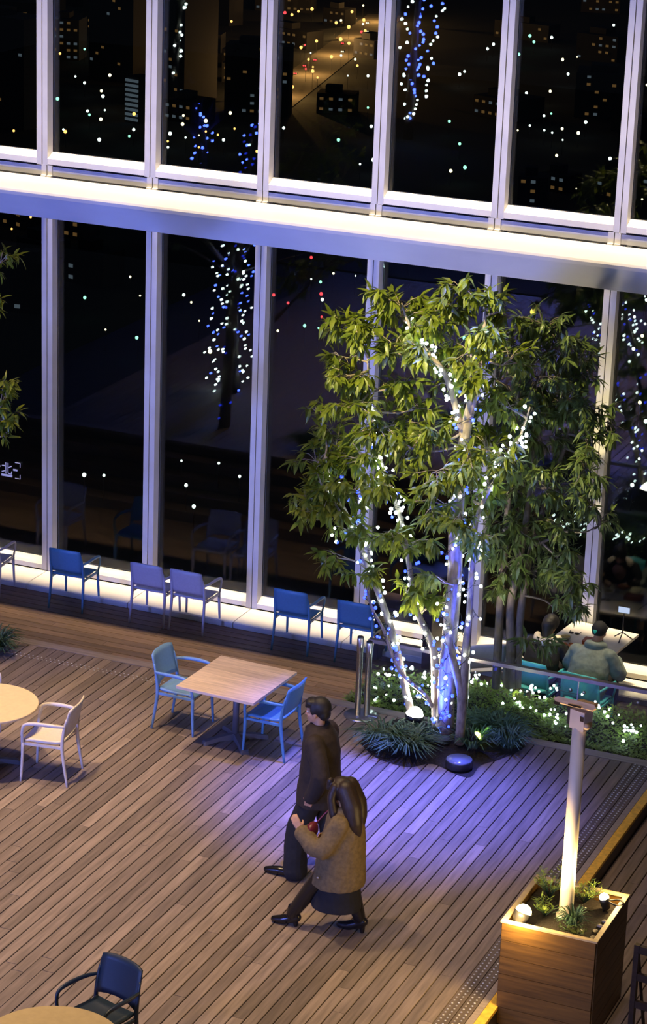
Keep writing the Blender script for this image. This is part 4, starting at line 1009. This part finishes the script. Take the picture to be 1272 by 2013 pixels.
# ---- seated man in the grey jacket (faces +Y)
sp_ = person('seated person in grey green jacket and black cap, seen from behind at the glass', (8.03, -1.60, WALK), -.08)
sJ = dict(neck=(0, .17, 1.00), sl=(-.19, .12, .95), sr=(.19, .12, .95), waist=(0, -.02, .68), pelvis=(0, -.04, .52), hl=(-.10, 0, .52), hr=(.10, 0, .52), el=(-.30, .20, .70), wl=(-.16, .42, .775), er=(.30, .20, .70), wr=(.17, .44, .775),
          kl=(-.15, .38, .50), al=(-.15, .36, .10), kr=(.15, .38, .50), ar=(.16, .34, .10))
body_of(sp_, sJ, ((0, .25, 1.15), .23), (-.1, 1, -.25), [((-.16, .42, .775), (.5, .8, 0), (0, 0, -1), 1, .4), ((.17, .44, .775), (-.4, .9, 0), (0, 0, -1), -1, .4)])
b = MB(); loft(b, [((0, -.05, .44), .21, .17), ((0, -.06, .55), .235, .175), ((0, -.02, .72), .245, .175), ((0, .05, .86), .245, .165), ((0, .10, .95), .22, .135), ((0, .15, 1.02), .11, .10), ((0, .17, 1.06), .085, .085)])
capsule(b, [(-.20, .10, .92), (-.315, .17, .70), (-.19, .38, .775)], [.098, .085, .06]); capsule(b, [(.20, .10, .92), (.315, .17, .70), (.19, .40, .775)], [.098, .085, .06])
capsule(b, [(-.10, .16, 1.02), (-.06, .08, 1.04), (.06, .08, 1.04), (.10, .16, 1.02)], [.04]*4)
fuse(b, 'jacket', M['greyjk'], sp_, .011, 3, .025)
b = MB(); b.ball((0, .24, 1.19), (.090, .105, .095), 20, 12); b.ball((0, .36, 1.165), (.07, .085, .014), 16, 8); fuse(b, 'cap', M['capm'], sp_, .008, 2)
cm = MB(); cm.ball((-.012, 0, .006), (.016, .005, .016), 10, 6).ball((.012, 0, .006), (.016, .005, .016), 10, 6).ball((0, 0, -.012), (.014, .005, .018), 10, 6)
o = fuse(cm, 'cap_print', M['mint'], sp_, .004, 1); o.location = (-.015, .138, 1.185)
b = MB(); loft(b, [((0, -.02, .60), .19, .16), ((0, -.02, .46), .20, .18)]); capsule(b, [(-.10, .0, .52), (-.15, .38, .52), (-.15, .36, .13)], [.10, .082, .075]); capsule(b, [(.10, .0, .52), (.15, .38, .52), (.16, .34, .13)], [.10, .082, .075]); fuse(b, 'trousers', M['blackcl'], sp_, .012, 2, .015)
for s in (-1, 1):
    b = MB(); shoe(b, (s*.155, .35, .10), (s*.165, .58, 0)); fuse(b, 'shoe', M['leather'], sp_, .01, 2)
# ---- seated woman in black
s2 = person('seated person in black with a cream hood, mostly hidden by the dark tree', (7.42, -1.50, WALK), -.05)
qJ = dict(neck=(0, .17, .96), sl=(-.17, .12, .91), sr=(.17, .12, .91), waist=(0, -.02, .68), pelvis=(0, -.04, .52), hl=(-.09, 0, .52), hr=(.09, 0, .52), el=(-.25, .22, .70), wl=(-.12, .40, .77), er=(.26, .2, .70), wr=(.15, .40, .77),
          kl=(-.11, .36, .50), al=(-.11, .33, .10), kr=(.11, .36, .50), ar=(.11, .31, .10))
body_of(s2, qJ, ((0, .24, 1.10), .22), (.15, 1, -.25), [((-.12, .40, .77), (.4, .8, 0), (0, 0, -1), 1, .4), ((.15, .40, .77), (-.4, .9, 0), (0, 0, -1), -1, .4)])
b = MB(); b.ball((0, .235, 1.13), (.098, .11, .10), 18, 12); capsule(b, [(0, .16, 1.12), (0, .11, 1.0)], [.085, .05]); fuse(b, 'hair', M['hair'], s2, .009, 2, .012)
b = MB(); loft(b, [((0, -.05, .44), .20, .16), ((0, -.05, .56), .21, .165), ((0, -.02, .72), .215, .16), ((0, .06, .85), .215, .15), ((0, .11, .92), .19, .12), ((0, .15, .98), .09, .09)])
capsule(b, [(-.17, .10, .88), (-.26, .19, .70), (-.14, .37, .77)], [.085, .07, .05]); capsule(b, [(.17, .10, .88), (.27, .17, .70), (.17, .37, .77)], [.085, .07, .05]); fuse(b, 'top', M['blackcl'], s2, .011, 3, .02)
b = MB(); capsule(b, [(-.13, .16, .97), (-.07, .04, .95), (.07, .04, .95), (.13, .16, .97)], [.045, .055, .055, .045]); fuse(b, 'hood', M['creamp'], s2, .011, 2, .015)
b = MB(); loft(b, [((0, -.02, .60), .18, .16), ((0, -.02, .46), .20, .18)]); capsule(b, [(-.09, .0, .52), (-.11, .36, .52), (-.11, .33, .13)], [.095, .08, .07]); capsule(b, [(.09, .0, .52), (.11, .36, .52), (.11, .31, .13)], [.095, .08, .07]); fuse(b, 'trousers', M['blackcl'], s2, .012, 2, .015)
for s in (-1, 1):
    b = MB(); shoe(b, (s*.11, .32, .10), (s*.12, .54, 0)); fuse(b, 'shoe', M['leather'], s2, .01, 2)

# ================================================================== FAR END OF THE TERRACE (seen only as reflections)
fl4 = struct('floor.003', MB().box(-22, 4, -40, -15.55, -.3, -.004), M['under'], 'dark far part of the terrace behind the viewer')
def mirror(x, y, Y): P = ony(x, y, Y); return Vector((P.x, 2*GY-P.y, P.z))
GT = 'string lights on trees behind the viewer'
def far_tree(label, Y, strands, trunk_px):
    base = mirror(*trunk_px[0], Y); base.z = 0
    t = thing('tree', label, 'tree', base); P_ = [Vector((base.x, base.y, 0))]+[mirror(x, y, Y) for x, y in trunk_px[1:]]
    sp = smooth_path(P_, 4); tpart('trunk', MB().tube(sp, lerp_list([.14, .10, .05], len(sp)), 8), M['bark2'], t)
    top = sp[-1]; cl = []
    for k in range(26):
        p = top+Vector((rs.gauss(0, .6), rs.gauss(0, .6), rs.gauss(.4, .5))); tpart('branch', MB().tube([top-Vector((0, 0, .8)), p], [.02, .005], 5), M['bark2'], t); cl.append((p, p-top+Vector((0, 0, .01))))
    scatter_leaves(t, cl, LM2, M['leaf2'], rs, 0, .16)
    for pts, cols, lb, sz, pit_ in strands:
        light_string(smooth_path([mirror(x, y, Y) for x, y in pts], 5), [.06]*60, pit_, 5, [c_+'_far' for c_ in cols], lb, GT, rs, .05, None, sz)
far_tree('tree with three lit stems far behind the viewer, seen reflected in the upper glass', 30.0,
         [([(806, 238), (797, 180), (800, 100), (803, 10), (800, -60)], ['white', 'white', 'blue'], 'white lights on the left stem of the reflected three-stem tree', 2.0, .12),
          ([(803, 232), (815, 160), (825, 90), (833, 20), (840, -60)], ['blue'], 'blue lights on the middle stem of the reflected three-stem tree', 2.0, .10),
          ([(812, 225), (838, 150), (855, 70), (868, 0), (872, -60)], ['white', 'white', 'blue'], 'white lights on the right stem of the reflected three-stem tree', 2.0, .12)],
         [(803, 245), (812, 120), (830, -80)])
far_tree('tree with one white lit stem far behind the viewer, seen reflected in the upper glass', 29.0,
         [([(338, 208), (341, 150), (352, 80), (357, 10), (360, -50)], ['white'], 'white lights on the slim reflected stem at the upper left', 2.0, .13)],
         [(338, 215), (345, 110), (360, -60)])
far_tree('small tree wound in blue lights behind the viewer, seen reflected in the upper glass', 23.0,
         [([(398, 318), (405, 260), (380, 205)], ['blue'], 'blue lights on the left reflected small stem', 1.7, .09), ([(385, 315), (400, 240), (408, 228)], ['blue'], 'blue lights on the right reflected small stem', 1.7, .09), ([(482, 325), (492, 270), (500, 240)], ['blue'], 'blue lights beside the third upper mullion, reflected', 1.7, .10)],
         [(395, 330), (398, 270), (390, 205)])
far_tree('tree wrapped in a column of lights left of the picture, reflected in the lower glass', 7.0,
         [([(420, 760), (422, 660), (424, 560), (425, 470)], ['white', 'white', 'blue'], 'white lights on the left side of the reflected light column', .95, .065), ([(440, 770), (443, 660), (446, 560), (450, 470)], ['blue', 'white'], 'mixed lights left of the middle of the reflected light column', .95, .06),
          ([(462, 768), (464, 660), (466, 560), (468, 470)], ['blue', 'white'], 'mixed lights right of the middle of the reflected light column', .95, .06), ([(486, 755), (486, 660), (488, 560), (490, 470)], ['white', 'white', 'blue'], 'white lights on the right side of the reflected light column', .95, .065)],
         [(455, 775), (455, 620), (460, 440)])


# ================================================================== CITY OUTSIDE
GZ = -230.0
city = struct('floor.004', MB().box(-2600, 1500, 260, 3600, GZ-2, GZ), M['ground_far'], 'dark city ground far below beyond the glass')
rc = random.Random(77)
ORD = ['first', 'second', 'third', 'fourth', 'fifth', 'sixth', 'seventh']
def bay_of(x, y):
    up = y < 380
    xs_ = [(px((q, 0, 6 if up else 2))[0]) for q in (UX if up else MX)]
    n_ = sum(1 for q in xs_ if 0 < q < x)
    return '%s %s bay from the left' % (ORD[min(n_, 6)], 'upper' if up else 'lower')
bx_me = {}
def cbox(key, m_):
    if key not in bx_me: bx_me[key] = MB().box(-.5, .5, -.5, .5, 0, 1).mesh('pane', m_)
    return bx_me[key]
def city_at(x, y): return onz(x, y, GZ)
used = [(onz(274, 240, GZ), 14)]
def building(i, x, y, w_, d, h, nwin, pal):
    p = city_at(x, y)
    if 525 < x < 760:
        h = min(h, 12)
        if abs((x-520)*(30-215)-(y-215)*(760-520))/303 < 26: return
    if any((p-q).length < (w_+e)*.75 for q, e in used): return
    used.append((p, w_))
    rz = rc.choice([-.35, -.2, .25]); bb = ('tall' if h > 60 else 'low'); t = thing('office_building', '%s dark building with lit windows seen through the %s' % (bb, bay_of(x, y)), 'building', p, rz, '%s buildings in the %s' % (bb, bay_of(x, y)))
    MB().box(-w_/2, w_/2, -d/2, d/2, 0, h).obj('wall', M['wall_far'], t)
    MB().box(-w_*.3, w_*.1, -d*.3, d*.2, h, h+4).obj('roof_house', M['wall_far'], t)
    cols = max(2, int(w_/4.5)); rows = max(2, int(h/4.2)); cells = [(c, r) for c in range(cols) for r in range(rows)]; rc.shuffle(cells)
    for c, r in cells[:nwin]:
        o = link('window', cbox('w'+rc.choice(pal), CITY[rc.choice(pal)]), t, (-w_/2+(c+.5)*w_/cols, -d/2-.05, (r+.35)*h/rows), None, (2.2, .3, 1.5))
pal = ['win_w', 'win_y', 'win_d', 'win_d', 'win_o']
specs = []
for k in range(100):
    bay_ = rc.choice([(0, 70), (110, 285), (110, 285), (320, 510), (320, 510), (545, 740), (320, 510), (990, 1240), (0, 70)])
    specs.append((rc.uniform(*bay_), rc.uniform(-40, 250), rc.uniform(18, 46), rc.uniform(14, 30), rc.choice([12, 18, 26, 40, 60, 80]), rc.randint(4, 16)))
for k in range(12): specs.append((rc.uniform(0, 285), rc.uniform(420, 620), rc.uniform(14, 26), 14, rc.choice([9, 14, 20]), rc.randint(2, 5)))
for k in range(8): specs.append((rc.uniform(1000, 1270), rc.uniform(250, 420), rc.uniform(14, 26), 14, rc.choice([9, 14, 30]), rc.randint(3, 8)))
specs.sort(key=lambda s: -s[1])
for i, s in enumerate(specs): building(i, *s, pal)
# the pale louvred slab left of the second upper mullion
p = city_at(274, 240); t = thing('apartment_block', 'pale apartment slab with stacked lit balconies beyond the second upper bay', 'building', p, -.3)
MB().box(-5, 5, -6, 6, 0, 26).obj('wall', M['wall_far'], t)
for k in range(9): link('balcony', cbox('bal', CITY['win_d']), t, (0, -6.4, 1.5+k*2.7), None, (9.6, .8, 1.4))
lamp_me = {}
def lamp(x, y, kind, r=1.0, h=8.0):
    r *= .92
    p = city_at(x, y)
    if any((p-q).length < e*.8+3 for q, e in used): return
    used.append((p, 2))
    t = thing('street_lamp', '%s city light seen through the %s' % (kind, bay_of(x, y)), 'lamp', (p.x, p.y, GZ), 0, '%s lights in the %s' % (kind, bay_of(x, y)))
    key = kind
    if key not in lamp_me: lamp_me[key] = MB().ball((0, 0, 0), 1.0, 8, 6).mesh('lamp_head', CITY[kind])
    if 'pole' not in lamp_me: lamp_me['pole'] = MB().tube([(0, 0, 0), (0, 0, 1)], .12, 6).mesh('pole', M['wall_far'])
    link('pole', lamp_me['pole'], t, (0, 0, 0), None, (1, 1, h)); link('lamp_head', lamp_me[key], t, (0, 0, h+r*.5), None, r)
def sz(y): return 1.25 if y < 120 else (.95 if y < 400 else .62)
zones = [((0, 70), (20, 290), 26, 'wwgyo'), ((110, 285), (0, 310), 52, 'wwwgoy'), ((325, 505), (0, 330), 46, 'wwyoo'), ((548, 735), (0, 180), 36, 'yooorw'), ((548, 735), (190, 360), 8, 'wwg'), ((880, 975), (60, 390), 10, 'wyg'), ((1015, 1235), (40, 420), 34, 'wwwgyo'),
         ((1245, 1272), (180, 430), 8, 'wwy'), ((0, 80), (425, 500), 8, 'ooyw'), ((110, 285), (440, 720), 9, 'wwyg'), ((320, 400), (620, 760), 3, 'yw'), ((535, 715), (500, 700), 14, 'wgyr'), ((760, 1180), (540, 1000), 16, 'wwwyg'), ((1215, 1272), (560, 1010), 18, 'wwyw'), ((110, 700), (850, 1060), 3, 'wyw')]
KN = {'w': 'white', 'g': 'green', 'y': 'warm', 'o': 'orange', 'r': 'red'}
for (x0, x1), (y0, y1), n_, ks in zones:
    for k in range(n_):
        x, y = rc.uniform(x0, x1), rc.uniform(y0, y1); lamp(x, y, KN[rc.choice(ks)], sz(y)*rc.uniform(.55, 1.25))
# the sodium-lit road crossing the fourth upper bay
rd = struct('trim_4', None, None, 'orange lit road running away through the dark city')
ra, rb = city_at(520, 215), city_at(760, 30); dd = (rb-ra).normalized(); nn_ = Vector((-dd.y, dd.x, 0))
MB().add([ra-nn_*14, rb-nn_*14, rb+nn_*14, ra+nn_*14]+[q+Vector((0, 0, .4)) for q in (ra-nn_*14, rb-nn_*14, rb+nn_*14, ra+nn_*14)], [(3, 2, 1, 0), (4, 5, 6, 7), (0, 1, 5, 4), (1, 2, 6, 5), (2, 3, 7, 6), (3, 0, 4, 7)]).obj('carriageway', M['road'], rd)
for k in range(14):
    f = (k+.5)/14; q = ra.lerp(rb, f)+nn_*(13 if k % 2 else -13); X_, Y_ = px(q); lamp(X_, Y_, 'orange', 1.2, 11)
for k in range(12):
    f = (k+.5)/12+rc.uniform(-.02, .02); q = ra.lerp(rb, f)+nn_*rc.uniform(-9, 9); kind = rc.choice(['red', 'red', 'warm'])
    c = thing('car', 'small dark car with %s lights on the orange lit road' % kind, 'car', (q.x, q.y, GZ+.4), math.atan2(dd.y, dd.x), 'cars showing %s lights on the road' % kind)
    MB().prism([(-.9, .3), (.9, .3), (.95, .8), (.7, 1.4), (-.7, 1.4), (-.95, .8)], -2.2, 2.2, 'x').obj('car_body', M['wall_far'], c)
    for s in (-1, 1): MB().ball((-2.25, s*.6, .75), (.3, .5, .5), 8, 6).obj('car_light', CITY[kind], c)
for e in range(5):
    q = ra.lerp(rb, (e+.5)/5); L = bpy.data.lights.new('road_lamp', 'POINT'); L.energy = 42000; L.color = (1, .5, .14); L.shadow_soft_size = 1
    o = bpy.data.objects.new('road_lamp', L); COL.objects.link(o); o.location = q+Vector((0, 0, 14))
# a few particular lights
for x, y, kd, r in ((1103, 1113, 'red', .45), (1045, 655, 'yellow', 1.3), (452, 252, 'warm', 1.1), (198, 265, 'warm', 1.1), (172, 248, 'white', .9), (404, 268, 'warm', 1.2), (537, 620, 'red', .7), (551, 621, 'red', .7), (565, 636, 'red', .6), (630, 618, 'red', .8), (204, 985, 'white', .5), (365, 1005, 'white', .6), (380, 1048, 'white', .65), (429, 960, 'white', .45), (356, 955, 'white', .4), (688, 1075, 'white', .6), (412, 735, 'warm', .9), (1083, 98, 'white', 1.2), (1080, 207, 'warm', 1.0), (957, 121, 'white', 1.1)):
    lamp(x, y, kd, r)
